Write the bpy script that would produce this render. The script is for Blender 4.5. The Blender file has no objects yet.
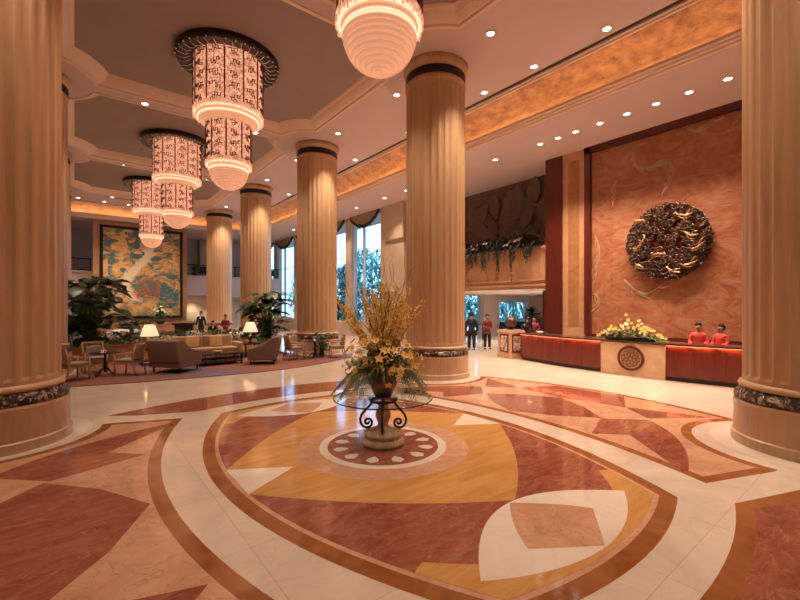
import bpy, bmesh, math, random
from mathutils import Vector, Matrix
from mathutils.geometry import tessellate_polygon
R = math.radians
PI = math.pi
random.seed(7)
SC = bpy.context.scene
COL = SC.collection

# ---------------------------------------------------------------- camera, world, exposure
YAW = 38.45
cam = bpy.data.objects.new('camera', bpy.data.cameras.new('camera'))
COL.objects.link(cam)
cam.location = (0, 0, 2.1)
cam.rotation_euler = (R(90), 0, R(-YAW))
cam.data.sensor_width = 36.0
cam.data.lens = 18.45
cam.data.shift_y = 0.0075
cam.data.clip_end = 300
SC.camera = cam
SC.view_settings.view_transform = 'Standard'
SC.view_settings.look = 'None'
SC.view_settings.gamma = 1.0
SC.view_settings.exposure = 0.22
world = bpy.data.worlds.new('dusk_sky'); SC.world = world
world.use_nodes = True
wn = world.node_tree
bg = wn.nodes['Background']
bg.inputs[0].default_value = (0.38, 0.66, 1.0, 1)
bg.inputs[1].default_value = 3.0

SPOT_W = 330.0          # downlights
WARM = (1.0, 0.77, 0.60)

# ---------------------------------------------------------------- materials
MATS = {}
def new_mat(name):
    m = bpy.data.materials.new(name); m.use_nodes = True
    MATS[name] = m
    return m, m.node_tree.nodes, m.node_tree.links, m.node_tree.nodes['Principled BSDF']
def plain(name, col, rough=0.5, metal=0.0, emit=None, es=0.0, noise=0.0, scale=8.0, bump=0.0, alpha=None, trans=0.0, ior=1.45, coat=0.0):
    m, n, l, b = new_mat(name)
    b.inputs['Base Color'].default_value = (*col, 1)
    b.inputs['Roughness'].default_value = rough
    b.inputs['Metallic'].default_value = metal
    b.inputs['IOR'].default_value = ior
    b.inputs['Coat Weight'].default_value = coat
    b.inputs['Transmission Weight'].default_value = trans
    if emit:
        b.inputs['Emission Color'].default_value = (*emit, 1)
        b.inputs['Emission Strength'].default_value = es
    if noise or bump:
        tc = n.new('ShaderNodeTexCoord'); nz = n.new('ShaderNodeTexNoise')
        nz.inputs['Scale'].default_value = scale; nz.inputs['Detail'].default_value = 5
        l.new(tc.outputs['Object'], nz.inputs['Vector'])
        if noise:
            mx = n.new('ShaderNodeMix'); mx.data_type = 'RGBA'
            mx.inputs[6].default_value = (*[c * (1 - noise) for c in col], 1)
            mx.inputs[7].default_value = (*[min(1, c * (1 + noise)) for c in col], 1)
            l.new(nz.outputs['Fac'], mx.inputs[0]); l.new(mx.outputs[2], b.inputs['Base Color'])
        if bump:
            bp = n.new('ShaderNodeBump'); bp.inputs['Strength'].default_value = bump; bp.inputs['Distance'].default_value = 0.02
            l.new(nz.outputs['Fac'], bp.inputs['Height']); l.new(bp.outputs['Normal'], b.inputs['Normal'])
    return m
def marble(name, c1, c2, vein=None, scale=1.2, rough=0.12, stretch=(1, 1, 1), rot=0.0, vein_amt=0.5, dist=1.5, tiles=None, spec=0.5, vscale=2.2):
    m, n, l, b = new_mat(name)
    tc = n.new('ShaderNodeTexCoord'); mp = n.new('ShaderNodeMapping')
    mp.inputs['Scale'].default_value = stretch; mp.inputs['Rotation'].default_value = (0, 0, rot)
    l.new(tc.outputs['Object'], mp.inputs['Vector'])
    nz = n.new('ShaderNodeTexNoise'); nz.inputs['Scale'].default_value = scale; nz.inputs['Detail'].default_value = 8
    nz.inputs['Roughness'].default_value = 0.62; nz.inputs['Distortion'].default_value = dist
    l.new(mp.outputs[0], nz.inputs['Vector'])
    rp = n.new('ShaderNodeValToRGB'); rp.color_ramp.elements[0].position = 0.32; rp.color_ramp.elements[1].position = 0.68
    rp.color_ramp.elements[0].color = (*c1, 1); rp.color_ramp.elements[1].color = (*c2, 1)
    l.new(nz.outputs['Fac'], rp.inputs[0])
    out = rp.outputs[0]
    if vein:
        n2 = n.new('ShaderNodeTexNoise'); n2.inputs['Scale'].default_value = scale * vscale; n2.inputs['Detail'].default_value = 6
        n2.inputs['Distortion'].default_value = 1.2
        l.new(mp.outputs[0], n2.inputs['Vector'])
        a = n.new('ShaderNodeMath'); a.operation = 'SUBTRACT'; a.inputs[1].default_value = 0.5; l.new(n2.outputs['Fac'], a.inputs[0])
        c = n.new('ShaderNodeMath'); c.operation = 'ABSOLUTE'; l.new(a.outputs[0], c.inputs[0])
        mr = n.new('ShaderNodeMapRange'); mr.inputs[1].default_value = 0; mr.inputs[2].default_value = 0.022
        mr.inputs[3].default_value = vein_amt; mr.inputs[4].default_value = 0; l.new(c.outputs[0], mr.inputs[0])
        mx = n.new('ShaderNodeMix'); mx.data_type = 'RGBA'
        l.new(mr.outputs[0], mx.inputs[0]); l.new(out, mx.inputs[6]); mx.inputs[7].default_value = (*vein, 1)
        out = mx.outputs[2]
    if tiles:
        bt = n.new('ShaderNodeTexBrick'); bt.offset = 0.0
        bt.inputs['Color1'].default_value = (1, 1, 1, 1); bt.inputs['Color2'].default_value = (0.95, 0.94, 0.93, 1)
        bt.inputs['Mortar'].default_value = (0.72, 0.68, 0.63, 1)
        bt.inputs['Scale'].default_value = 1.0; bt.inputs['Mortar Size'].default_value = 0.003
        bt.inputs['Brick Width'].default_value = tiles[0]; bt.inputs['Row Height'].default_value = tiles[1]
        if len(tiles) > 2:                       # vertical walls: use Y and Z
            sp = n.new('ShaderNodeSeparateXYZ'); cb = n.new('ShaderNodeCombineXYZ')
            l.new(tc.outputs['Object'], sp.inputs[0]); l.new(sp.outputs[tiles[2]], cb.inputs[0]); l.new(sp.outputs[2], cb.inputs[1])
            l.new(cb.outputs[0], bt.inputs['Vector'])
        else:
            l.new(tc.outputs['Object'], bt.inputs['Vector'])
        mx = n.new('ShaderNodeMix'); mx.data_type = 'RGBA'; mx.blend_type = 'MULTIPLY'; mx.inputs[0].default_value = 1
        l.new(out, mx.inputs[6]); l.new(bt.outputs['Color'], mx.inputs[7]); out = mx.outputs[2]
    l.new(out, b.inputs['Base Color'])
    b.inputs['Roughness'].default_value = rough
    b.inputs['Specular IOR Level'].default_value = spec
    return m

M = {}
M['cream'] = marble('cream_marble', (0.53, 0.415, 0.325), (0.64, 0.52, 0.42), (0.46, 0.35, 0.26), 0.8, 0.09, tiles=(1.2, 1.2), vein_amt=0.25)
M['red'] = marble('red_marble', (0.19, 0.045, 0.026), (0.30, 0.095, 0.055), (0.46, 0.25, 0.18), 1.4, 0.09, (1, 2.6, 1), 0.5, 0.32, 2.2)
M['pink'] = marble('pink_marble', (0.44, 0.215, 0.125), (0.56, 0.325, 0.20), (0.32, 0.13, 0.07), 1.6, 0.10, vein_amt=0.5)
M['brown'] = marble('brown_marble', (0.20, 0.060, 0.016), (0.31, 0.115, 0.036), None, 1.5, 0.09)
M['yellow'] = marble('yellow_marble', (0.42, 0.19, 0.05), (0.55, 0.29, 0.10), (0.34, 0.15, 0.04), 1.0, 0.09, (1, 7, 1), 1.2, 0.4, 0.6)
M['white'] = marble('white_marble', (0.60, 0.49, 0.39), (0.70, 0.60, 0.50), (0.5, 0.38, 0.28), 0.9, 0.09, vein_amt=0.2)
M['column'] = marble('honey_limestone', (0.48, 0.295, 0.155), (0.59, 0.385, 0.22), None, 1.0, 0.30, (3, 3, 0.35), vein_amt=0.2)
M['plinth'] = marble('plinth_limestone', (0.48, 0.30, 0.17), (0.58, 0.385, 0.235), None, 1.3, 0.22, (3, 3, 0.5))
M['wallstone'] = marble('beige_wall_stone', (0.46, 0.34, 0.24), (0.55, 0.42, 0.31), None, 0.8, 0.35, vein_amt=0.2)
M['pierstone'] = marble('peach_wall_marble', (0.43, 0.225, 0.12), (0.53, 0.30, 0.17), (0.4, 0.18, 0.08), 1.2, 0.25, vein_amt=0.3)
M['gallery'] = plain('gallery_plaster', (0.60, 0.53, 0.51), 0.6, noise=0.05)
M['ceiling'] = plain('ceiling_paint', (0.64, 0.475, 0.455), 0.7, noise=0.03, scale=1.0)
M['coffer'] = plain('coffer_taupe', (0.31, 0.225, 0.20), 0.55, noise=0.12, scale=1.3)
M['mould'] = plain('moulding_paint', (0.78, 0.575, 0.46), 0.6)
M['slot'] = plain('slot_dark', (0.05, 0.045, 0.04), 0.6)
M['bronze'] = plain('dark_bronze', (0.05, 0.035, 0.028), 0.38, 0.7, noise=0.4, scale=14, bump=0.9)
M['antique'] = plain('antique_bronze', (0.105, 0.062, 0.040), 0.40, 0.7, noise=0.5, scale=10)
M['gold'] = plain('pale_gold_leaf', (0.60, 0.34, 0.19), 0.35, 0.5, noise=0.2, scale=6)
M['relief'] = plain('wall_relief_gold', (0.66, 0.42, 0.25), 0.35, 0.1, noise=0.2, scale=5)
M['wood'] = marble('red_mahogany', (0.070, 0.011, 0.007), (0.115, 0.019, 0.011), None, 2.0, 0.28, (5, 5, 0.3))
M['counterwood'] = marble('cherry_panel', (0.105, 0.012, 0.007), (0.165, 0.024, 0.012), None, 2.0, 0.25, (4, 4, 0.3))
M['darkstone'] = marble('dark_granite', (0.035, 0.022, 0.016), (0.09, 0.055, 0.04), (0.3, 0.2, 0.15), 8, 0.12, vein_amt=0.4)
M['kick'] = plain('kick_dark', (0.03, 0.018, 0.014), 0.4)
M['lamp'] = plain('lamp_glow', (1, 0.9, 0.8), 0.5, emit=(1, 0.86, 0.72), es=9)
M['scroll'] = plain('scroll_bronze', (0.20, 0.085, 0.045), 0.4, 0.5)
M['trimring'] = plain('lamp_trim', (0.55, 0.45, 0.40), 0.3, 0.6)
M['led'] = plain('led_strip', (1, 0.5, 0.3), 0.5, emit=(1, 0.22, 0.09), es=2.2)
def thin_glass(name, tint, ior):
    m, n, l, b = new_mat(name); out = n['Material Output']
    tr = n.new('ShaderNodeBsdfTransparent'); tr.inputs[0].default_value = (*tint, 1)
    gl = n.new('ShaderNodeBsdfGlossy'); gl.inputs['Roughness'].default_value = 0.0
    fr = n.new('ShaderNodeFresnel'); fr.inputs[0].default_value = ior; mx = n.new('ShaderNodeMixShader')
    ge = n.new('ShaderNodeNewGeometry'); ib = n.new('ShaderNodeMath'); ib.operation = 'SUBTRACT'; ib.inputs[0].default_value = 1; l.new(ge.outputs['Backfacing'], ib.inputs[1])
    ml = n.new('ShaderNodeMath'); ml.operation = 'MULTIPLY'; l.new(fr.outputs[0], ml.inputs[0]); l.new(ib.outputs[0], ml.inputs[1])
    l.new(ml.outputs[0], mx.inputs[0]); l.new(tr.outputs[0], mx.inputs[1]); l.new(gl.outputs[0], mx.inputs[2]); l.new(mx.outputs[0], out.inputs[0])
    n.remove(b); return m
M['glass'] = thin_glass('table_glass', (0.90, 0.96, 0.96), 1.50)
M['glassedge'] = plain('glass_edge', (0.015, 0.05, 0.05), 0.08)
M['iron'] = plain('wrought_iron', (0.055, 0.028, 0.018), 0.45, 0.5, noise=0.3, scale=20)
M['stone'] = marble('carved_stone', (0.36, 0.20, 0.11), (0.62, 0.42, 0.26), None, 6, 0.5)
M['vase'] = plain('glazed_vase', (0.075, 0.022, 0.014), 0.15, 0.1, noise=0.5, scale=4, coat=0.6)
M['blossom'] = plain('yellow_blossom', (0.88, 0.58, 0.15), 0.6, noise=0.25, scale=20)
M['orchid'] = plain('orchid_yellow', (0.86, 0.54, 0.13), 0.5, noise=0.15, scale=20)
M['lily'] = plain('pale_lily', (0.85, 0.78, 0.62), 0.5)
M['throat'] = plain('orchid_throat', (0.35, 0.09, 0.02), 0.6)
M['twig'] = plain('twig_brown', (0.15, 0.065, 0.03), 0.7)
M['fern'] = plain('fern_green', (0.13, 0.14, 0.04), 0.55, noise=0.35, scale=6)
M['leaf'] = plain('leaf_green', (0.030, 0.060, 0.022), 0.35, noise=0.5, scale=3)
M['leaf2'] = plain('leaf_light_green', (0.14, 0.20, 0.06), 0.45, noise=0.5, scale=6)
M['leafdark'] = plain('leaf_dark', (0.014, 0.016, 0.010), 0.7, noise=0.4, scale=6)
M['outleaf'] = plain('garden_leaf', (0.10, 0.36, 0.33), 0.6, noise=0.5, scale=2.0)
M['taupe'] = plain('taupe_upholstery', (0.175, 0.105, 0.075), 0.75, noise=0.12, scale=30)
M['tan'] = plain('tan_upholstery', (0.42, 0.27, 0.16), 0.8, noise=0.1, scale=30)
M['cushion'] = plain('gold_cushion', (0.55, 0.33, 0.14), 0.7, noise=0.15, scale=10)
M['seatpad'] = plain('seat_fabric', (0.25, 0.19, 0.15), 0.8, noise=0.15, scale=20)
M['chairwood'] = plain('light_chair_wood', (0.40, 0.21, 0.10), 0.4, noise=0.15, scale=8)
M['blackwood'] = plain('black_lacquer', (0.022, 0.014, 0.012), 0.25)
M['shade'] = plain('lamp_shade_fabric', (0.80, 0.66, 0.48), 0.8, emit=(1.0, 0.70, 0.42), es=0.6)
M['cloth'] = plain('white_cloth', (0.80, 0.76, 0.74), 0.8)
M['black'] = plain('black_suit', (0.012, 0.011, 0.013), 0.7)
M['redjacket'] = plain('coral_red_jacket', (0.62, 0.055, 0.040), 0.6)
M['maroon'] = plain('maroon_blouse', (0.22, 0.025, 0.03), 0.6)
M['skin'] = plain('skin', (0.42, 0.21, 0.13), 0.5)
M['hair'] = plain('black_hair', (0.012, 0.008, 0.007), 0.75)
M['lips'] = plain('lips', (0.40, 0.06, 0.05), 0.4)
M['eye'] = plain('eye_dark', (0.02, 0.01, 0.01), 0.2)
M['shirt'] = plain('white_shirt', (0.8, 0.8, 0.8), 0.7)
M['valance'] = plain('valance_fabric', (0.30, 0.20, 0.13), 0.8, noise=0.1, scale=6)
M['trimdark'] = plain('valance_trim', (0.025, 0.025, 0.035), 0.8)
M['mullion'] = plain('window_mullion', (0.55, 0.50, 0.44), 0.5)
M['pane'] = thin_glass('window_pane', (0.90, 0.97, 1.0), 1.35)
M['blueseat'] = plain('navy_upholstery', (0.03, 0.045, 0.10), 0.7, noise=0.3, scale=12)
M['chrome'] = plain('chrome', (0.75, 0.78, 0.85), 0.12, 1.0)
M['lawn'] = plain('garden_ground', (0.10, 0.16, 0.10), 0.8, noise=0.4, scale=1)
M['pool'] = plain('pool_water', (0.10, 0.30, 0.40), 0.05, noise=0.2, scale=2)
M['pot'] = plain('dark_pot', (0.03, 0.05, 0.05), 0.2, coat=0.4)
M['relief_dark'] = marble('dark_relief_panel', (0.10, 0.062, 0.048), (0.16, 0.10, 0.075), (0.2, 0.13, 0.09), 0.9, 0.22, (1, 1, 1.6), vein_amt=0.3, dist=3.5)

# carpet
def carpet_mat():
    m, n, l, b = new_mat('lounge_carpet_wool')
    tc = n.new('ShaderNodeTexCoord'); v = n.new('ShaderNodeTexNoise'); v.inputs['Scale'].default_value = 0.45; v.inputs['Detail'].default_value = 2
    n2 = n.new('ShaderNodeTexNoise'); n2.inputs['Scale'].default_value = 9; n2.inputs['Detail'].default_value = 4
    l.new(tc.outputs['Object'], v.inputs['Vector']); l.new(tc.outputs['Object'], n2.inputs['Vector'])
    r = n.new('ShaderNodeValToRGB'); r.color_ramp.elements[0].position = 0.34; r.color_ramp.elements[1].position = 0.52
    r.color_ramp.elements[0].color = (0.10, 0.085, 0.13, 1); r.color_ramp.elements[1].color = (0.19, 0.065, 0.04, 1)
    l.new(v.outputs['Fac'], r.inputs[0])
    mx = n.new('ShaderNodeMix'); mx.data_type = 'RGBA'; mx.blend_type = 'OVERLAY'; mx.inputs[0].default_value = 0.7
    l.new(r.outputs[0], mx.inputs[6]); l.new(n2.outputs['Fac'], mx.inputs[7]); l.new(mx.outputs[2], b.inputs['Base Color'])
    b.inputs['Roughness'].default_value = 0.95
    return m
M['carpet'] = carpet_mat()
# copper leaf
def copper_mat():
    m, n, l, b = new_mat('copper_leaf')
    tc = n.new('ShaderNodeTexCoord'); mp = n.new('ShaderNodeMapping'); mp.inputs['Scale'].default_value = (1, 1, 2.5)
    l.new(tc.outputs['Object'], mp.inputs[0])
    v = n.new('ShaderNodeTexNoise'); v.inputs['Scale'].default_value = 2.2; v.inputs['Detail'].default_value = 10; v.inputs['Roughness'].default_value = 0.7
    l.new(mp.outputs[0], v.inputs['Vector'])
    r = n.new('ShaderNodeValToRGB'); r.color_ramp.elements[0].position = 0.3; r.color_ramp.elements[1].position = 0.72
    r.color_ramp.elements[0].color = (0.17, 0.055, 0.022, 1); r.color_ramp.elements[1].color = (0.60, 0.27, 0.10, 1)
    l.new(v.outputs['Fac'], r.inputs[0]); l.new(r.outputs[0], b.inputs['Base Color'])
    b.inputs['Roughness'].default_value = 0.42; b.inputs['Metallic'].default_value = 0.55
    return m
M['copper'] = copper_mat()
# reception feature wall: swirled red and gold plaster
def feature_mat():
    m, n, l, b = new_mat('swirled_red_gold_marble')
    tc = n.new('ShaderNodeTexCoord'); mp = n.new('ShaderNodeMapping'); mp.inputs['Scale'].default_value = (1, 1, 2.0); mp.inputs['Rotation'].default_value = (0.35, 0, 0)
    l.new(tc.outputs['Object'], mp.inputs[0])
    v = n.new('ShaderNodeTexNoise'); v.inputs['Scale'].default_value = 0.9; v.inputs['Detail'].default_value = 9; v.inputs['Distortion'].default_value = 2.4; v.inputs['Roughness'].default_value = 0.65
    l.new(mp.outputs[0], v.inputs['Vector'])
    r = n.new('ShaderNodeValToRGB'); cr = r.color_ramp
    cr.elements[0].position = 0.28; cr.elements[0].color = (0.22, 0.055, 0.026, 1)
    cr.elements[1].position = 0.75; cr.elements[1].color = (0.44, 0.245, 0.13, 1)
    e = cr.elements.new(0.45); e.color = (0.32, 0.105, 0.048, 1)
    e = cr.elements.new(0.56); e.color = (0.36, 0.155, 0.075, 1)
    l.new(v.outputs['Fac'], r.inputs[0])
    sp = n.new('ShaderNodeSeparateXYZ'); cb = n.new('ShaderNodeCombineXYZ'); l.new(tc.outputs['Object'], sp.inputs[0])
    l.new(sp.outputs[1], cb.inputs[0]); l.new(sp.outputs[2], cb.inputs[1])
    bt = n.new('ShaderNodeTexBrick'); bt.offset = 0; bt.inputs['Color1'].default_value = (1, 1, 1, 1); bt.inputs['Color2'].default_value = (0.96, 0.96, 0.96, 1)
    bt.inputs['Mortar'].default_value = (0.70, 0.62, 0.58, 1); bt.inputs['Mortar Size'].default_value = 0.006; bt.inputs['Scale'].default_value = 1
    bt.inputs['Brick Width'].default_value = 2.4; bt.inputs['Row Height'].default_value = 1.16
    l.new(cb.outputs[0], bt.inputs['Vector'])
    mx = n.new('ShaderNodeMix'); mx.data_type = 'RGBA'; mx.blend_type = 'MULTIPLY'; mx.inputs[0].default_value = 1
    l.new(r.outputs[0], mx.inputs[6]); l.new(bt.outputs['Color'], mx.inputs[7]); l.new(mx.outputs[2], b.inputs['Base Color'])
    bp = n.new('ShaderNodeBump'); bp.inputs['Strength'].default_value = 0.5; bp.inputs['Distance'].default_value = 0.05
    l.new(v.outputs['Fac'], bp.inputs['Height']); l.new(bp.outputs['Normal'], b.inputs['Normal'])
    b.inputs['Roughness'].default_value = 0.4
    return m
M['feature'] = feature_mat()
# chandelier crystal
def crystal_mat(name, c_lo, c_hi, lo, hi, scale):
    m, n, l, b = new_mat(name)
    tc = n.new('ShaderNodeTexCoord'); v = n.new('ShaderNodeTexVoronoi'); v.inputs['Scale'].default_value = scale
    l.new(tc.outputs['Object'], v.inputs['Vector'])
    nz = n.new('ShaderNodeTexNoise'); nz.inputs['Scale'].default_value = scale * 0.4; nz.inputs['Detail'].default_value = 3
    l.new(tc.outputs['Object'], nz.inputs['Vector'])
    pw = n.new('ShaderNodeMath'); pw.operation = 'POWER'; pw.inputs[1].default_value = 3.0
    iv = n.new('ShaderNodeMath'); iv.operation = 'SUBTRACT'; iv.inputs[0].default_value = 1.0; iv.use_clamp = True
    l.new(v.outputs['Distance'], iv.inputs[1]); l.new(iv.outputs[0], pw.inputs[0])
    ml = n.new('ShaderNodeMath'); ml.operation = 'MULTIPLY'; l.new(pw.outputs[0], ml.inputs[0]); l.new(nz.outputs['Fac'], ml.inputs[1])
    mx = n.new('ShaderNodeMix'); mx.data_type = 'RGBA'; mx.inputs[6].default_value = (*c_lo, 1); mx.inputs[7].default_value = (*c_hi, 1)
    l.new(ml.outputs[0], mx.inputs[0])
    mr = n.new('ShaderNodeMapRange'); mr.inputs[1].default_value = 0.0; mr.inputs[2].default_value = 0.6; mr.inputs[3].default_value = lo; mr.inputs[4].default_value = hi
    l.new(ml.outputs[0], mr.inputs[0])
    l.new(mx.outputs[2], b.inputs['Emission Color']); l.new(mr.outputs[0], b.inputs['Emission Strength'])
    b.inputs['Base Color'].default_value = (0.75, 0.5, 0.4, 1); b.inputs['Roughness'].default_value = 0.15
    bp = n.new('ShaderNodeBump'); bp.inputs['Strength'].default_value = 0.8; bp.inputs['Distance'].default_value = 0.03
    l.new(v.outputs['Distance'], bp.inputs['Height']); l.new(bp.outputs['Normal'], b.inputs['Normal'])
    return m
M['crystal'] = crystal_mat('crystal_beads', (0.80, 0.30, 0.17), (1.0, 0.70, 0.50), 0.45, 2.6, 17)
M['crystalring'] = plain('crystal_ring_glass', (0.50, 0.28, 0.20), 0.12, emit=(1.0, 0.46, 0.25), es=0.48)
M['crystalhot'] = plain('crystal_ring_lit', (0.9, 0.7, 0.6), 0.1, emit=(1.0, 0.66, 0.42), es=0.95)
# painted mural (plain generic landscape of colour patches)
def mural_mat():
    m, n, l, b = new_mat('mural_painting_lacquer')
    tc = n.new('ShaderNodeTexCoord'); sp = n.new('ShaderNodeSeparateXYZ'); l.new(tc.outputs['Object'], sp.inputs[0])
    cb = n.new('ShaderNodeCombineXYZ'); l.new(sp.outputs[0], cb.inputs[0]); l.new(sp.outputs[2], cb.inputs[1])
    vc = n.new('ShaderNodeTexVoronoi'); vc.distance = 'CHEBYCHEV'; vc.inputs['Scale'].default_value = 0.62; vc.inputs['Randomness'].default_value = 0.9
    l.new(cb.outputs[0], vc.inputs['Vector'])
    va = n.new('ShaderNodeVectorMath'); va.operation = 'MULTIPLY_ADD'; va.inputs[1].default_value = (1.2, 1.2, 0); l.new(vc.outputs['Color'], va.inputs[0]); l.new(cb.outputs[0], va.inputs[2])
    def noise(s, d=4, dist=0.5, off=0):
        mp = n.new('ShaderNodeMapping'); mp.inputs['Location'].default_value = (off, off * 0.7, 0); mp.inputs['Scale'].default_value = (1, 1.6, 1)
        l.new(va.outputs[0], mp.inputs[0])
        v = n.new('ShaderNodeTexNoise'); v.inputs['Scale'].default_value = s; v.inputs['Detail'].default_value = d; v.inputs['Distortion'].default_value = dist
        l.new(mp.outputs[0], v.inputs['Vector']); return v.outputs['Fac']
    def step(src, lo, hi):
        r = n.new('ShaderNodeMapRange'); r.inputs[1].default_value = lo; r.inputs[2].default_value = hi; l.new(src, r.inputs[0]); return r.outputs[0]
    def math_(op, a, bb):
        q = n.new('ShaderNodeMath'); q.operation = op
        for i, s in enumerate((a, bb)):
            if isinstance(s, (int, float)): q.inputs[i].default_value = s
            else: l.new(s, q.inputs[i])
        return q.outputs[0]
    def mix(f, a, col):
        mx = n.new('ShaderNodeMix'); mx.data_type = 'RGBA'; l.new(f, mx.inputs[0])
        if isinstance(a, tuple): mx.inputs[6].default_value = (*a, 1)
        else: l.new(a, mx.inputs[6])
        mx.inputs[7].default_value = (*col, 1); return mx.outputs[2]
    base = mix(step(noise(1.2, 4, 0.5, 3), 0.35, 0.65), (0.68, 0.36, 0.10), (0.80, 0.54, 0.25))
    base = mix(step(noise(0.75, 6, 1.0, 11), 0.47, 0.56), base, (0.07, 0.17, 0.18))
    base = mix(step(noise(1.7, 6, 1.0, 21), 0.56, 0.64), base, (0.16, 0.28, 0.16))
    base = mix(step(noise(2.2, 4, 0.4, 31), 0.62, 0.66), base, (0.06, 0.07, 0.20))
    base = mix(step(noise(1.4, 5, 1.2, 47), 0.60, 0.68), base, (0.62, 0.18, 0.06))
    # winding pale stream
    X, Z = sp.outputs[0], sp.outputs[2]
    wob = math_('MULTIPLY', math_('SINE', math_('MULTIPLY', Z, 1.25), 0), 0.75)
    d = math_('ABSOLUTE', math_('SUBTRACT', math_('SUBTRACT', X, 3.75), wob), 0)
    dn = math_('ADD', d, math_('MULTIPLY', math_('SUBTRACT', noise(2.5, 4, 0.5, 5), 0.5), 0.9))
    inv = step(dn, 0.42, 0.30)
    zlim = math_('MULTIPLY', step(Z, 2.4, 2.6), step(Z, 6.9, 6.6))
    base = mix(math_('MULTIPLY', inv, zlim), base, (0.80, 0.68, 0.48))
    # blossom clump
    dx = math_('SUBTRACT', X, 4.4); dz = math_('SUBTRACT', Z, 3.4)
    rr = math_('SQRT', math_('ADD', math_('MULTIPLY', dx, dx), math_('MULTIPLY', dz, dz)), 0)
    vo = n.new('ShaderNodeTexVoronoi'); vo.inputs['Scale'].default_value = 3.6; l.new(cb.outputs[0], vo.inputs['Vector'])
    fl = math_('MULTIPLY', step(vo.outputs['Distance'], 0.42, 0.34), step(rr, 1.15, 0.85))
    base = mix(math_('MULTIPLY', step(rr, 1.2, 0.7), 0.6), base, (0.16, 0.17, 0.10))
    base = mix(fl, base, (0.62, 0.08, 0.05))
    l.new(base, b.inputs['Base Color']); b.inputs['Roughness'].default_value = 0.5
    return m
M['mural'] = mural_mat()

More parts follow.
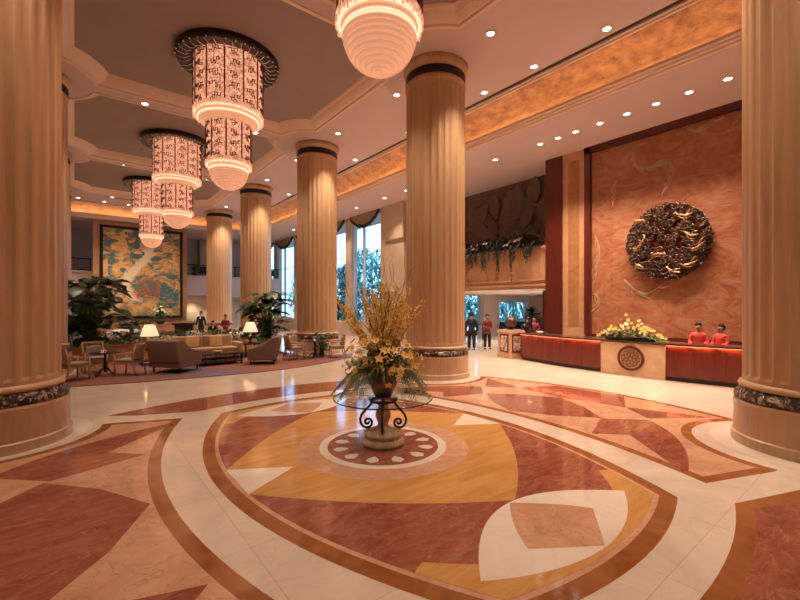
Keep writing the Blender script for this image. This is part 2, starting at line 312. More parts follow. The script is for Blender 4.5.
# ---------------------------------------------------------------- mesh helpers
class MB:
    def __init__(s): s.v = []; s.f = []; s.mi = []; s.sm = []
    def add(s, vs, fs, mi=0, smooth=False):
        o = len(s.v); s.v += [tuple(p) for p in vs]
        for f in fs: s.f.append(tuple(o + i for i in f)); s.mi.append(mi); s.sm.append(smooth)
        return s
    def box(s, a, b, mi=0, rz=0, c=None):
        x0, y0, z0 = a; x1, y1, z1 = b
        vs = [(x0, y0, z0), (x1, y0, z0), (x1, y1, z0), (x0, y1, z0), (x0, y0, z1), (x1, y0, z1), (x1, y1, z1), (x0, y1, z1)]
        if rz:
            c = c or ((x0 + x1) / 2, (y0 + y1) / 2); ca, sa = math.cos(rz), math.sin(rz)
            vs = [(c[0] + (x - c[0]) * ca - (y - c[1]) * sa, c[1] + (x - c[0]) * sa + (y - c[1]) * ca, z) for x, y, z in vs]
        return s.add(vs, [(0, 3, 2, 1), (4, 5, 6, 7), (0, 1, 5, 4), (1, 2, 6, 5), (2, 3, 7, 6), (3, 0, 4, 7)], mi)
    def rbox(s, a, b, r=0.03, mi=0, M4=None):
        """box with rounded edges"""
        bm = bmesh.new(); bmesh.ops.create_cube(bm, size=1)
        for v in bm.verts:
            v.co = Vector([a[i] + (v.co[i] + 0.5) * (b[i] - a[i]) for i in range(3)])
        bmesh.ops.bevel(bm, geom=bm.edges[:], offset=r, segments=3, profile=0.6, affect='EDGES')
        if M4: bm.transform(M4)
        bm.verts.index_update()
        s.add([v.co.copy() for v in bm.verts], [[v.index for v in f.verts] for f in bm.faces], mi, True); bm.free(); return s
    def lathe(s, prof, n=32, c=(0, 0, 0), mi=0, smooth=True, caps=True):
        vs = []; fs = []
        for r, z in prof:
            for i in range(n):
                a = 2 * PI * i / n; vs.append((c[0] + r * math.cos(a), c[1] + r * math.sin(a), c[2] + z))
        for k in range(len(prof) - 1):
            for i in range(n):
                j = (i + 1) % n; fs.append((k * n + i, k * n + j, (k + 1) * n + j, (k + 1) * n + i))
        if caps:
            fs.append(tuple(range(n - 1, -1, -1))); fs.append(tuple((len(prof) - 1) * n + i for i in range(n)))
        return s.add(vs, fs, mi, smooth)
    def tube(s, pts, r, n=6, mi=0, smooth=True):
        pts = [Vector(p) for p in pts]; vs = []; fs = []
        rr = r if isinstance(r, (list, tuple)) else [r] * len(pts)
        up = None
        for k, p in enumerate(pts):
            t = (pts[min(k + 1, len(pts) - 1)] - pts[max(k - 1, 0)])
            t = t.normalized() if t.length > 1e-9 else Vector((0, 0, 1))
            if up is None: up = t.orthogonal().normalized()
            else:
                up = up - t * up.dot(t); up = up.normalized() if up.length > 1e-6 else t.orthogonal().normalized()
            w = t.cross(up)
            for i in range(n):
                a = 2 * PI * i / n; vs.append(p + (up * math.cos(a) + w * math.sin(a)) * rr[k])
        for k in range(len(pts) - 1):
            for i in range(n):
                j = (i + 1) % n; fs.append((k * n + i, k * n + j, (k + 1) * n + j, (k + 1) * n + i))
        fs.append(tuple(range(n - 1, -1, -1))); fs.append(tuple((len(pts) - 1) * n + i for i in range(n)))
        return s.add(vs, fs, mi, smooth)
    def ball(s, c, r, mi=0, n=8, sc=(1, 1, 1)):
        prof = [(max(1e-4, math.sin(PI * k / n)), -math.cos(PI * k / n)) for k in range(n + 1)]
        vs = []; fs = []; m = n * 2
        for q, z in prof:
            for i in range(m):
                a = 2 * PI * i / m; vs.append((c[0] + q * r * sc[0] * math.cos(a), c[1] + q * r * sc[1] * math.sin(a), c[2] + z * r * sc[2]))
        for k in range(n):
            for i in range(m):
                j = (i + 1) % m; fs.append((k * m + i, k * m + j, (k + 1) * m + j, (k + 1) * m + i))
        return s.add(vs, fs, mi, True)
    def prism(s, poly, z0, z1, mi=0):
        n = len(poly); vs = [(x, y, z0) for x, y in poly] + [(x, y, z1) for x, y in poly]
        fs = [tuple(range(n - 1, -1, -1)), tuple(range(n, 2 * n))] + [(i, (i + 1) % n, n + (i + 1) % n, n + i) for i in range(n)]
        return s.add(vs, fs, mi)
    def leaf(s, base, d, L, W, up=Vector((0, 0, 1)), droop=0.3, mi=0, seg=4):
        """a pointed curved leaf blade"""
        d = Vector(d).normalized(); side = d.cross(up); side = side.normalized() if side.length > 1e-3 else Vector((1, 0, 0))
        nn = side.cross(d); p = Vector(base); vs = []; fs = []
        prof = [0.12, 0.75, 1.0, 0.7, 0.05] if seg == 4 else [0.15, 1.0, 0.05]
        for k in range(seg + 1):
            t = k / seg
            c = p + d * (L * t) - Vector((0, 0, 1)) * (droop * L * t * t)
            w = W * 0.5 * prof[k]
            vs += [c - side * w + nn * w * 0.25, c, c + side * w + nn * w * 0.25]
        for k in range(seg):
            a = 3 * k; fs += [(a, a + 1, a + 4, a + 3), (a + 1, a + 2, a + 5, a + 4)]
        return s.add(vs, fs, mi, True)
    def build(s, name, mats, parent=None, loc=None, rz=0):
        me = bpy.data.meshes.new(name); me.from_pydata(s.v, [], s.f)
        mats = mats if isinstance(mats, (list, tuple)) else [mats]
        for m in mats: me.materials.append(M[m] if isinstance(m, str) else m)
        me.polygons.foreach_set('material_index', s.mi); me.polygons.foreach_set('use_smooth', s.sm)
        me.update(); o = bpy.data.objects.new(name, me); COL.objects.link(o)
        if parent: o.parent = parent
        if loc: o.location = loc
        if rz: o.rotation_euler = (0, 0, rz)
        return o
def tag(o, label, cat, group=None):
    o['label'] = label; o['category'] = cat
    if group: o['group'] = group
    return o
def thing(name, label, cat, loc=(0, 0, 0), rz=0, group=None, scale=None):
    o = bpy.data.objects.new(name, None); COL.objects.link(o); o.location = loc; o.rotation_euler = (0, 0, rz)
    o.empty_display_size = 0.1
    if scale: o.scale = (scale,) * 3
    return tag(o, label, cat, group)
def struct(o): o['kind'] = 'structure'; return o
def kids(o): return [c for c in bpy.data.objects if c.parent == o]
def dup(root, loc, rz=None, label=None, group=None):
    r = root.copy(); COL.objects.link(r); r.location = loc
    if rz is not None: r.rotation_euler = (0, 0, rz)
    if label: r['label'] = label
    if group: r['group'] = group
    for ch in kids(root):
        c = ch.copy(); COL.objects.link(c); c.parent = r
        for g in kids(ch):
            d = g.copy(); COL.objects.link(d); d.parent = c
    return r
def arc3(p0, pm, p1, n=12):
    """quadratic curve through pm at its middle"""
    c = (2 * pm[0] - 0.5 * (p0[0] + p1[0]), 2 * pm[1] - 0.5 * (p0[1] + p1[1])); out = []
    for i in range(n + 1):
        t = i / n; out.append(((1 - t) ** 2 * p0[0] + 2 * t * (1 - t) * c[0] + t * t * p1[0], (1 - t) ** 2 * p0[1] + 2 * t * (1 - t) * c[1] + t * t * p1[1]))
    return out
def inset(poly, d):
    """offset a polygon inwards with mitred corners"""
    n = len(poly); A = sum(poly[i][0] * poly[(i + 1) % n][1] - poly[(i + 1) % n][0] * poly[i][1] for i in range(n))
    sg = 1 if A > 0 else -1; out = []
    for i in range(n):
        p, q, r = Vector(poly[i - 1]), Vector(poly[i]), Vector(poly[(i + 1) % n])
        a = (q - p).normalized(); b = (r - q).normalized()
        na = Vector((-a.y, a.x)) * sg; nb = Vector((-b.y, b.x)) * sg
        m = (na + nb); m = m.normalized() if m.length > 1e-6 else na
        k = max(0.35, m.dot(na)); out.append(tuple(q + m * (d / k)))
    return out
def dedupe(poly):
    out = []
    for p in poly:
        if not out or (Vector(p) - Vector(out[-1])).length > 1e-4: out.append(tuple(p))
    if (Vector(out[0]) - Vector(out[-1])).length < 1e-4: out.pop()
    return out

# ================================================================ SETTING
CEIL = 9.25; SOF = 8.36; XE = 11.3; YE = 35.2; GAP = 1.13; XW = 16.0
XL, YF, YB = -7.0, -7.0, 42.5
BX, BY, PY = 3.66, 12.83, 7.95      # bay centre, bay pitch
COLX = (-1.05, 8.6)
COLY = [0.88, 9.10, 16.85, 24.85, 32.8]

# ---- floor with inlays (one mesh, one material per stone)
FL = ['cream', 'red', 'pink', 'brown', 'yellow', 'white']
CR, RD, PK, BR, YL, WH = range(6)
fb = MB()
fb.add([(XL, YF, 0), (31, YF, 0), (31, YB, 0), (XL, YB, 0)], [(0, 1, 2, 3)], CR)
fx, fy = 3.725, 5.05
def inlay(poly, lvl, mi, mx=False, my=False):
    variants = [(1, 1)] + ([(-1, 1)] if mx else []) + ([(1, -1)] if my else []) + ([(-1, -1)] if mx and my else [])
    for sx, sy in variants:
        p = dedupe([(fx + sx * (x - fx), fy + sy * (y - fy)) for x, y in poly])
        if sx * sy < 0: p = p[::-1]
        A = sum(p[i][0] * p[(i + 1) % len(p)][1] - p[(i + 1) % len(p)][0] * p[i][1] for i in range(len(p)))
        if A < 0: p = p[::-1]
        tris = tessellate_polygon([[Vector((x, y, 0)) for x, y in p]]); fs = []
        for a, b, c in tris:
            A2 = (p[b][0] - p[a][0]) * (p[c][1] - p[a][1]) - (p[c][0] - p[a][0]) * (p[b][1] - p[a][1])
            if abs(A2) < 1e-9: continue
            fs.append((a, b, c) if A2 > 0 else (a, c, b))
        fb.add([(x, y, 0.0012 * lvl) for x, y in p], fs, mi)
def mir(pts, sx, sy): return [(fx + sx * (x - fx), fy + sy * (y - fy)) for x, y in pts]
# central cushion-shaped field
cxn, cyn = 1.46, 3.42
sideR = arc3((fx + cxn, fy - cyn), (fx + 2.43, fy), (fx + cxn, fy + cyn), 28)
endT = arc3((fx + cxn, fy + cyn), (fx, fy + 3.64), (fx - cxn, fy + cyn), 16)
S0 = dedupe(sideR + endT + mir(sideR, -1, -1) + mir(endT, -1, -1))
inlay(S0, 1, BR); S1 = inset(S0, 0.165); inlay(S1, 2, PK); S2 = inset(S0, 0.215); inlay(S2, 3, RD)
# ends: yellow crescent, white fish, pink diamond
bot = sorted([p for p in S2 if p[1] < 2.64], key=lambda p: p[0])
inlay(bot + arc3((bot[-1][0], 2.66), (fx, 1.76), (bot[0][0], 2.66), 24)[1:-1], 4, YL, False, True)
fish = arc3((2.42, 2.06), (3.64, 2.70), (4.88, 2.06), 20) + arc3((4.88, 2.06), (3.64, 1.68), (2.42, 2.06), 20)[1:-1]
inlay(fish, 5, WH, False, True)
inlay(arc3((3.63, 2.69), (3.30, 2.40), (3.06, 2.08), 6) + [(3.63, 1.69)] + arc3((4.20, 2.08), (3.99, 2.36), (3.63, 2.69), 6)[:-1], 6, PK, False, True)
# yellow diamond with white wedges
Wl = 1.53
tr = arc3((fx, 2.70), (4.85, 3.50), (fx + 2.2, 4.62), 12)
ydia = tr + [(fx + 2.2, 5.48)] + mir(tr, 1, -1)[::-1] + mir(tr, -1, -1) + [(fx - 2.2, 4.62)] + mir(tr, -1, 1)[::-1]
inlay(dedupe(ydia), 4, YL)
inlay([(fx + 2.21, 4.62), (fx + 2.21, 5.48), (fx + 1.48, 5.05)], 5, WH, True, False)
def circ(c, r, n=64): return [(c[0] + r * math.cos(2 * PI * i / n), c[1] + r * math.sin(2 * PI * i / n)) for i in range(n)]
TC = (3.66, 5.02)
inlay(circ(TC, 1.27), 5, PK); inlay(circ(TC, 0.95), 6, WH); inlay(circ(TC, 0.83), 7, RD)
for k in range(12):
    a = 2 * PI * k / 12 + 0.2
    e = Vector((math.cos(a), math.sin(a))); q = Vector((-e.y, e.x)); c = Vector(TC) + e * 0.65
    inlay([tuple(c + e * u + q * v) for u, v in ((-0.13, 0), (-0.04, 0.075), (0.05, 0.085), (0.11, 0.0), (0.05, -0.085), (-0.04, -0.075))], 8, WH)
# side fields
def colarc(c, r, a0, a1, n=14): return [(c[0] + r * math.cos(R(a0 + (a1 - a0) * i / n)), c[1] + r * math.sin(R(a0 + (a1 - a0) * i / n))) for i in range(n + 1)]
A0 = (8.5, 0.95)
low = [(5.86, 1.55), (6.95, 1.12)] + colarc(A0, 1.45, 174, 48, 20) + [(9.62, 2.2)]
outR = arc3((9.62, 2.2), (10.2, 5.05), (9.62, 7.9), 20)
field = low + outR[1:-1] + mir(low, 1, -1)[::-1] + arc3((5.86, 8.55), (6.64, 5.05), (5.86, 1.55), 24)[1:-1]
field = dedupe(field)
inlay(field, 1, BR, True); inlay(inset(field, 0.15), 2, PK, True)
K = arc3((5.95, 1.76), (7.35, 2.28), (8.27, 3.08), 12) + [(7.68, 3.66), (6.66, 3.32), (7.07, 2.90)]
inlay(K, 3, RD, True, True)
inlay([(6.82, 5.05), (7.22, 4.28), (7.74, 3.67), (8.28, 4.28), (8.72, 5.05), (8.28, 5.82), (7.74, 6.43), (7.22, 5.82)], 3, RD, True)
inlay([(8.38, 3.12), (9.40, 2.36), (8.95, 3.75)], 3, RD, True, True)
inlay([(8.95, 3.75), (9.95, 4.2), (9.98, 5.05), (8.72, 5.05)], 3, RD, True, True)
# crescent fields between column pairs
lensP = [(0.5, 9.62), (0.94, 9.28)] + arc3((1.95, 8.90), (fx, 9.14), (5.50, 8.90), 16) + [(6.51, 9.28), (6.95, 9.62)] + arc3((6.95, 9.62), (fx, 10.3), (0.5, 9.62), 20)[1:-1]
near = mir(lensP, 1, -1)
inlay(lensP, 1, BR); inlay(inset(lensP, 0.07), 2, RD)
inlay(near, 1, BR); inlay(inset(near, 0.15), 2, RD)
# pale rings round the plinths
for X in COLX:
    for Y in COLY[(1 if X < 0 else 0):]:
        inlay(circ((X, Y), 1.3, 48), 2.5, WH)
fo = struct(fb.build('floor', FL))

# ---- ceiling with octagonal coffers
def coffer_outline(cx, cy, off, n=10):
    hx, hy, Rr = 4.0 - off, 3.62 - off, 1.80 + off
    pts = []
    for sx, sy in ((1, 1), (-1, 1), (-1, -1), (1, -1)):
        kx, ky = 4.83, 3.975
        y_on = ky - math.sqrt(max(0, Rr ** 2 - (kx - hx) ** 2)); x_on = kx - math.sqrt(max(0, Rr ** 2 - (ky - hy) ** 2))
        a0 = math.atan2(y_on - ky, hx - kx); a1 = math.atan2(hy - ky, x_on - kx)
        if a0 > 0: a0 -= 2 * PI
        if a1 > 0: a1 -= 2 * PI
        seg = [(kx + Rr * math.cos(a0 + (a1 - a0) * i / n), ky + Rr * math.sin(a0 + (a1 - a0) * i / n)) for i in range(n + 1)]
        if sx * sy < 0: seg = seg[::-1]
        pts += [(cx + sx * x, cy + sy * y) for x, y in seg]
    return pts
bays = [BY - PY, BY, BY + PY, BY + 2 * PY]
cb_ = bmesh.new()
def addloop(bm, pts, z):
    vs = [bm.verts.new((x, y, z)) for x, y in pts]
    for i in range(len(vs)): bm.edges.new((vs[i], vs[(i + 1) % len(vs)]))
x0c, x1c = XL, XE
y0c = bays[0] - PY / 2
addloop(cb_, [(x0c, YF), (x1c, YF), (x1c, YE), (x0c, YE)], CEIL)
for cy in bays: addloop(cb_, coffer_outline(BX, cy, 0.0), CEIL)
bmesh.ops.triangle_fill(cb_, use_beauty=True, use_dissolve=False, edges=cb_.edges[:])
me = bpy.data.meshes.new('ceiling'); cb_.to_mesh(me); cb_.free(); me.materials.append(M['ceiling'])
co = bpy.data.objects.new('ceiling', me); COL.objects.link(co); struct(co)
mod = co.modifiers.new('thick', 'SOLIDIFY'); mod.thickness = 0.06; mod.offset = 1 if True else -1
# check direction: keep the slab above the visible face
if sum(p.normal.z for p in me.polygons) > 0: me.flip_normals()
mod.offset = -1
ti = 1
for bi, cy in enumerate(bays):
    pm = MB(); prof = [(-0.12, CEIL - 0.001), (-0.12, CEIL - 0.03), (-0.02, CEIL - 0.03), (0.0, CEIL + 0.02), (0.05, CEIL + 0.03), (0.12, CEIL + 0.07), (0.20, CEIL + 0.14), (0.26, CEIL + 0.22), (0.30, CEIL + 0.24), (0.34, CEIL + 0.30)]
    loops = [coffer_outline(BX, cy, o) for o, z in prof]; n = len(loops[0]); vs = []; fs = []
    for (o, z), lp in zip(prof, loops): vs += [(x, y, z) for x, y in lp]
    for k in range(len(prof) - 1):
        for i in range(n): j = (i + 1) % n; fs.append((k * n + i, k * n + j, (k + 1) * n + j, (k + 1) * n + i))
    pm.add(vs, fs); struct(pm.build('trim_%d' % ti, 'mould')); ti += 1
    pp = MB(); lp = coffer_outline(BX, cy, 0.24); pp.prism(lp, CEIL + 0.30, CEIL + 0.36)
    struct(pp.build('ceiling_coffer_panel', 'coffer'))
# slot diffusers (dark lines) on the beams and along the cove
for yb in [b - PY / 2 for b in bays[1:]] + [bays[-1] + PY / 2]:
    for dy in (-0.27, 0.27):
        tag(MB().box((1.5, yb + dy - 0.03, CEIL - 0.012), (5.9, yb + dy + 0.03, CEIL + 0.01)).build('air_slot', 'slot'),
            'long dark air slot on the ceiling beam beside the coffer', 'air vent', 'dark air slots in the ceiling')
tag(MB().box((XE - 0.24, -5, CEIL - 0.012), (XE - 0.14, YE - 1, CEIL + 0.01)).build('air_slot', 'slot'), 'longest dark air slot running along the copper cove edge', 'air vent')
# cove: copper vault, edge and cornice, running along the right and the far side
def corner_sweep(prof, name, mat):
    """prof = (d, z): d measured outwards from the ceiling edge"""
    b = MB(); n = len(prof); vs = []
    for d, z in prof: vs.append((XE + d, YF, z))
    for d, z in prof: vs.append((XE + d, YE + d, z))
    for d, z in prof: vs.append((XL, YE + d, z))
    fs = []
    for k in range(2):
        for i in range(n - 1): fs.append((k * n + i, k * n + i + 1, (k + 1) * n + i + 1, (k + 1) * n + i))
    b.add(vs, fs, 0); return struct(b.build(name, mat))
vault = [(1.25 * math.cos(PI / 2 * i / 14), 8.62 + 0.80 * math.sin(PI / 2 * i / 14)) for i in range(15)] + [(-0.25, 9.42)]
co2 = corner_sweep(vault, 'ceiling_copper_cove', 'copper')
for p in co2.data.polygons: p.use_smooth = True
corner_sweep([(-0.13, CEIL - 0.002), (-0.13, CEIL - 0.05), (-0.06, CEIL - 0.06), (-0.06, CEIL - 0.10), (0.02, CEIL - 0.10), (0.02, CEIL + 0.12), (-0.25, CEIL + 0.17)], 'trim_%d' % ti, 'mould'); ti += 1
corner_sweep([(1.28, 8.60), (1.02, 8.60), (1.02, 8.64), (0.98, 8.64), (0.98, 8.55), (1.03, 8.52), (1.03, 8.47), (1.09, 8.44), (1.09, 8.40), (1.13, SOF - 0.002)], 'trim_%d' % ti, 'mould'); ti += 1
sb = MB()
sb.box((XE + GAP, YF, SOF), (18.2, YE + GAP, SOF + 0.1)); sb.box((XL, YE + GAP, SOF), (18.2, YB, SOF + 0.1))
struct(sb.build('ceiling_soffit', 'ceiling'))

# cove lights: long lamps lying on the ledge, shining up at the copper
def area(name, loc, size, sizey, power, col, rot, parent=None):
    L = bpy.data.lights.new(name, 'AREA'); L.shape = 'RECTANGLE'; L.size = size; L.size_y = sizey; L.energy = power; L.color = col
    o = bpy.data.objects.new(name, L); COL.objects.link(o); o.location = loc; o.rotation_euler = rot
    if parent: o.parent = parent
    return o
y = -4.0
while y < YE:
    area('cove_lamp', (XE + 1.10, y, 8.66), 0.06, 2.0, 7, (1.0, 0.74, 0.50), (R(180), R(12), 0)); y += 2.0
x = -5.0
while x < XE:
    area('cove_lamp', (x, YE + 1.10, 8.66), 2.0, 0.06, 5, (1.0, 0.72, 0.48), (R(168), 0, 0)); x += 2.0

# ---- walls
def wallbox(name, a, b, mat): return struct(MB().box(a, b).build(name, mat))
wallbox('wall_left', (XL - 0.3, YF, 0), (XL, YB, 9.5), 'wallstone')
wallbox('wall_rear', (XL, YF - 0.3, 0), (31, YF, 9.5), 'wallstone')
wallbox('wall_far', (XL, YB, 0), (15.4, YB + 0.3, 8.5), 'gallery')
# reception feature wall
wallbox('wall_reception', (XW, YF, 0), (XW + 0.3, 8.05, 8.36), 'feature')
wallbox('wall_reception_pier', (XW - 0.06, 8.2, 0), (XW + 0.3, 9.17, SOF), 'pierstone')
struct(MB().box((XW - 0.075, 8.45, 1.3), (XW - 0.06, 8.92, 8.0)).build('trim_%d' % ti, marble('brown_inset', (0.30, 0.13, 0.05), (0.40, 0.19, 0.08), None, 2, 0.25))); ti += 1
wallbox('wall_mahogany_pilaster', (XW - 0.12, 9.17, 0), (XW + 0.6, 9.93, SOF), 'wood')
f_ = MB(); f_.box((XW - 0.16, 7.98, 1.0), (XW, 8.2, SOF)); f_.box((XW - 0.16, YF, 8.12), (XW, 8.2, SOF)); f_.box((XW - 0.10, YF, 0.0), (XW, 8.2, 1.02))
struct(f_.build('trim_%d' % ti, 'wood')); ti += 1
# right gallery bay: parapet over the low lobby, dark relief wall above
pf = MB()
for a, b in (((15.95, 2.88), (16.25, 2.98)), ((15.88, 2.98), (16.25, 3.08)), ((15.93, 3.08), (16.25, 3.22)), ((15.86, 3.22), (16.25, 3.30)), ((16.0, 3.30), (16.25, 4.62)), ((15.92, 4.62), (16.3, 4.74))):
    pf.box((a[0], 9.93, a[1]), (b[0], 18.95, b[1]))
struct(pf.build('wall_gallery_parapet', 'pierstone'))
struct(MB().box((16.25, 9.0, 2.88), (30.5, 19.2, 3.1)).build('ceiling_low_lobby', plain('low_lobby_ceiling', (0.72, 0.62, 0.56), 0.6)))
wallbox('wall_gallery_relief', (17.6, 6.0, 3.1), (17.8, 19.5, SOF), 'relief_dark')
# low lobby beyond the opening
wallbox('wall_lobby_near', (16.3, 8.9, 0), (31, 9.1, 2.9), 'wood')
wallbox('wall_lobby_mahogany', (18.3, 9.1, 0), (20.6, 11.6, 2.9), 'wood')
wallbox('wall_lobby_pier', (22.2, 18.6, 0), (23.9, 19.2, 2.9), 'gallery')
wallbox('wall_lobby_side', (30.3, 9, 0), (30.6, 19.2, 2.9), 'gallery')
wallbox('wall_lobby_corner', (27.6, 18.7, 0), (30.4, 19.2, 2.9), 'gallery')
wallbox('wall_lobby_lintel', (23.9, 18.8, 2.45), (27.7, 19.2, 2.9), 'gallery')
wallbox('wall_lobby_sill', (23.9, 18.85, 0), (27.7, 19.15, 0.35), 'gallery')
# window wall (right side of the nave beyond the gallery)
XN = 15.4
piers = [(19.0, 21.4), (24.95, 25.75), (29.6, 30.4), (34.0, 34.7), (38.6, 39.4), (41.9, 42.8)]
for a, b in piers: wallbox('wall_window_pier', (XN, a, 0), (XN + 0.5, b, SOF), 'wallstone')
wallbox('wall_gallery_block', (15.25, 18.9, 6.2), (16.4, 20.9, SOF), 'wallstone')
wn_ = 1
for k in range(len(piers) - 1):
    a, b = piers[k][1], piers[k + 1][0]
    wallbox('wall_window_sill', (XN, a, 0), (XN + 0.4, b, 0.9), 'wallstone')
    wallbox('wall_window_head', (XN + 0.05, a, 8.1), (XN + 0.4, b, SOF), 'wallstone')
    w = MB(); w.box((XN + 0.15, a, 0.9), (XN + 0.27, a + 0.08, 8.1)); w.box((XN + 0.15, b - 0.08, 0.9), (XN + 0.27, b, 8.1))
    mid = a + (b - a) * 0.62
    w.box((XN + 0.12, mid - 0.05, 0.9), (XN + 0.3, mid + 0.05, 8.1)); w.box((XN + 0.16, a, 0.9), (XN + 0.26, b, 1.0))
    for zz in (3.2, 5.6): w.box((XN + 0.18, a, zz), (XN + 0.24, b, zz + 0.05))
    wo = struct(w.build('window_%d' % wn_, 'mullion'))
    MB().box((XN + 0.20, a, 0.95), (XN + 0.212, b, 8.1)).build('pane', 'pane', wo); wn_ += 1
    P_ = bpy.data.lights.new('window_portal', 'AREA'); P_.shape = 'RECTANGLE'; P_.size = 7.2; P_.size_y = b - a; P_.cycles.is_portal = True
    po = bpy.data.objects.new('window_portal', P_); COL.objects.link(po); po.location = (XN + 0.45, (a + b) / 2, 4.5); po.rotation_euler = (0, R(90), 0)
    # valance
    v = MB(); t2 = MB(); n = 22; top = 8.34; yy = [a + 0.02 + (b - a - 0.04) * i / n for i in range(n + 1)]
    def zb(t):
        base = 7.52 + 0.78 * abs(2 * t - 1) ** 2.2
        return base - 0.05 * abs(math.sin(t * PI * 5))
    zs = [zb(i / n) for i in range(n + 1)]
    for i in range(n):
        for (xa, xb, tgt, z0a, z0b, z1a, z1b) in ((XN - 0.14, XN - 0.08, v, zs[i] + 0.12, zs[i + 1] + 0.12, top, top), (XN - 0.16, XN - 0.06, t2, zs[i] - 0.08, zs[i + 1] - 0.08, min(top, zs[i] + 0.13), min(top, zs[i + 1] + 0.13))):
            P = [(xa, yy[i], z0a), (xa, yy[i + 1], z0b), (xa, yy[i + 1], z1b), (xa, yy[i], z1a)]; Q = [(xb, y_, z_) for _, y_, z_ in P]
            tgt.add(P + Q, [(0, 1, 2, 3), (7, 6, 5, 4), (0, 4, 5, 1), (1, 5, 6, 2), (2, 6, 7, 3), (3, 7, 4, 0)])
    names = ['nearest the gallery, beside the wide stone pier', 'second from the wide stone pier', 'third from the wide stone pier', 'fourth, beside the far column', 'farthest, above the far balcony']
    r = thing('window_valance', 'brown scalloped valance with dark trim over window ' + names[k], 'valance', group='valances over the tall windows')
    v.build('fabric', 'valance', r); t2.build('trim_band', 'trimdark', r)
# mural wall
wallbox('wall_mural', (1.04, 36.8, 0), (7.15, 37.4, 8.30), 'pierstone')
# balcony gallery left and right of the mural
for nm, xa, xb in (('left', XL, 1.04), ('right', 7.15, 15.35)):
    f = MB(); f.box((xa, 37.9, 3.05), (xb, YB, 3.3)); f.box((xa, 37.8, 3.05), (xb, 38.05, 4.62)); f.box((xa, 37.72, 4.55), (xb, 38.1, 4.68)); f.box((xa, 37.74, 3.0), (xb, 38.1, 3.12)); f.box((xa, 38.0, 4.4), (xb, YB, 4.6))
    struct(f.build('wall_balcony_' + nm, 'gallery'))
for nm, xa, xb in (('balcony railing right of the painted mural', 7.2, 15.3), ('balcony railing left of the painted mural', XL, 1.0)):
    r = thing('balcony_railing', 'dark metal ' + nm, 'railing', ((xa + xb) / 2, 37.9, 4.68)); h = (xb - xa) / 2
    MB().box((-h, -0.04, 0.86), (h, 0.04, 0.93)).build('handrail', 'blackwood', r)
    g = MB(); k = -h
    while k < h: g.box((k, -0.01, 0.06), (k + 0.02, 0.01, 0.88)); k += 0.12
    g.box((-h, -0.015, 0.05), (h, 0.015, 0.09)); g.build('baluster_row', 'blackwood', r)
    for q in range(5):
        xx = -h + 0.1 + q * (2 * h - 0.2) / 4; MB().box((xx - 0.03, -0.03, 0), (xx + 0.03, 0.03, 0.9)).build('post', 'blackwood', r)
# far gallery piers
for x in (9.2, 13.6, -2.5): wallbox('wall_far_pier', (x, 41.6, 4.6), (x + 0.7, 42.5, SOF), 'wallstone')
# garden outside
struct(MB().box((15.9, 19.2, -0.3), (60, 70, -0.02)).build('ground_garden', 'lawn'))

# ================================================================ COLUMNS
def make_shaft():
    b = MB(); nf = 28; n = nf * 6; r0 = 0.885; zs = [0.93, 1.0, 1.05, 8.45, 8.5, 8.56]; vs = []; fs = []
    for zi, z in enumerate(zs):
        for i in range(n):
            ph = (i % 6) / 6.0; a = 2 * PI * i / n
            dep = 0.0 if ph < 0.30 else 0.022 * math.sin(PI * (ph - 0.30) / 0.70) ** 0.6
            if zi in (0, 1, 4, 5): dep *= 0.0
            vs.append(((r0 - dep) * math.cos(a), (r0 - dep) * math.sin(a), z))
    for k in range(len(zs) - 1):
        for i in range(n): j = (i + 1) % n; fs.append((k * n + i, k * n + j, (k + 1) * n + j, (k + 1) * n + i))
    b.add(vs, fs, 0, False); return b
def make_column(label):
    t = thing('stone_column', label, 'column', group='fluted lobby columns')
    MB().lathe([(1.03, 0), (1.03, 0.14), (1.0, 0.16), (1.0, 0.62), (0.985, 0.66), (0.9, 0.66)], 64, smooth=False).build('plinth', 'plinth', t)
    MB().lathe([(0.96, 0.655), (0.995, 0.69), (0.985, 0.75), (0.945, 0.80), (0.925, 0.84), (0.88, 0.84)], 64).build('base_band', 'basebronze', t)
    MB().lathe([(0.88, 0.838), (0.925, 0.85), (0.945, 0.885), (0.925, 0.925), (0.89, 0.945), (0.86, 0.945)], 64).build('base_ring', 'column', t)
    make_shaft().build('shaft', 'column', t)
    MB().lathe([(0.87, 8.54), (0.91, 8.56), (0.92, 8.62), (0.905, 8.70), (0.88, 8.72), (0.88, 8.98), (0.9, 9.0), (0.93, 9.03), (0.965, 9.06), (0.975, 9.12), (0.975, 9.245), (0.9, 9.245)], 64).build('capital', 'column', t)
    MB().lathe([(0.88, 8.735), (0.905, 8.745), (0.905, 8.955), (0.88, 8.965)], 64).build('capital_band', 'bronzeband', t)
    return t
def carved(name, dark, lite, scale, thr):
    m, n, l, b = new_mat(name)
    tc = n.new('ShaderNodeTexCoord'); v = n.new('ShaderNodeTexNoise'); v.inputs['Scale'].default_value = scale; v.inputs['Detail'].default_value = 2; v.inputs['Distortion'].default_value = 1.5
    l.new(tc.outputs['Object'], v.inputs['Vector'])
    r = n.new('ShaderNodeValToRGB'); r.color_ramp.elements[0].position = thr - 0.05; r.color_ramp.elements[1].position = thr + 0.06
    r.color_ramp.elements[0].color = (*dark, 1); r.color_ramp.elements[1].color = (*lite, 1)
    l.new(v.outputs['Fac'], r.inputs[0]); l.new(r.outputs[0], b.inputs['Base Color'])
    bp = n.new('ShaderNodeBump'); bp.inputs['Strength'].default_value = 1; bp.inputs['Distance'].default_value = 0.04
    l.new(v.outputs['Fac'], bp.inputs['Height']); l.new(bp.outputs['Normal'], b.inputs['Normal'])
    b.inputs['Metallic'].default_value = 0.35; b.inputs['Roughness'].default_value = 0.35
    return m
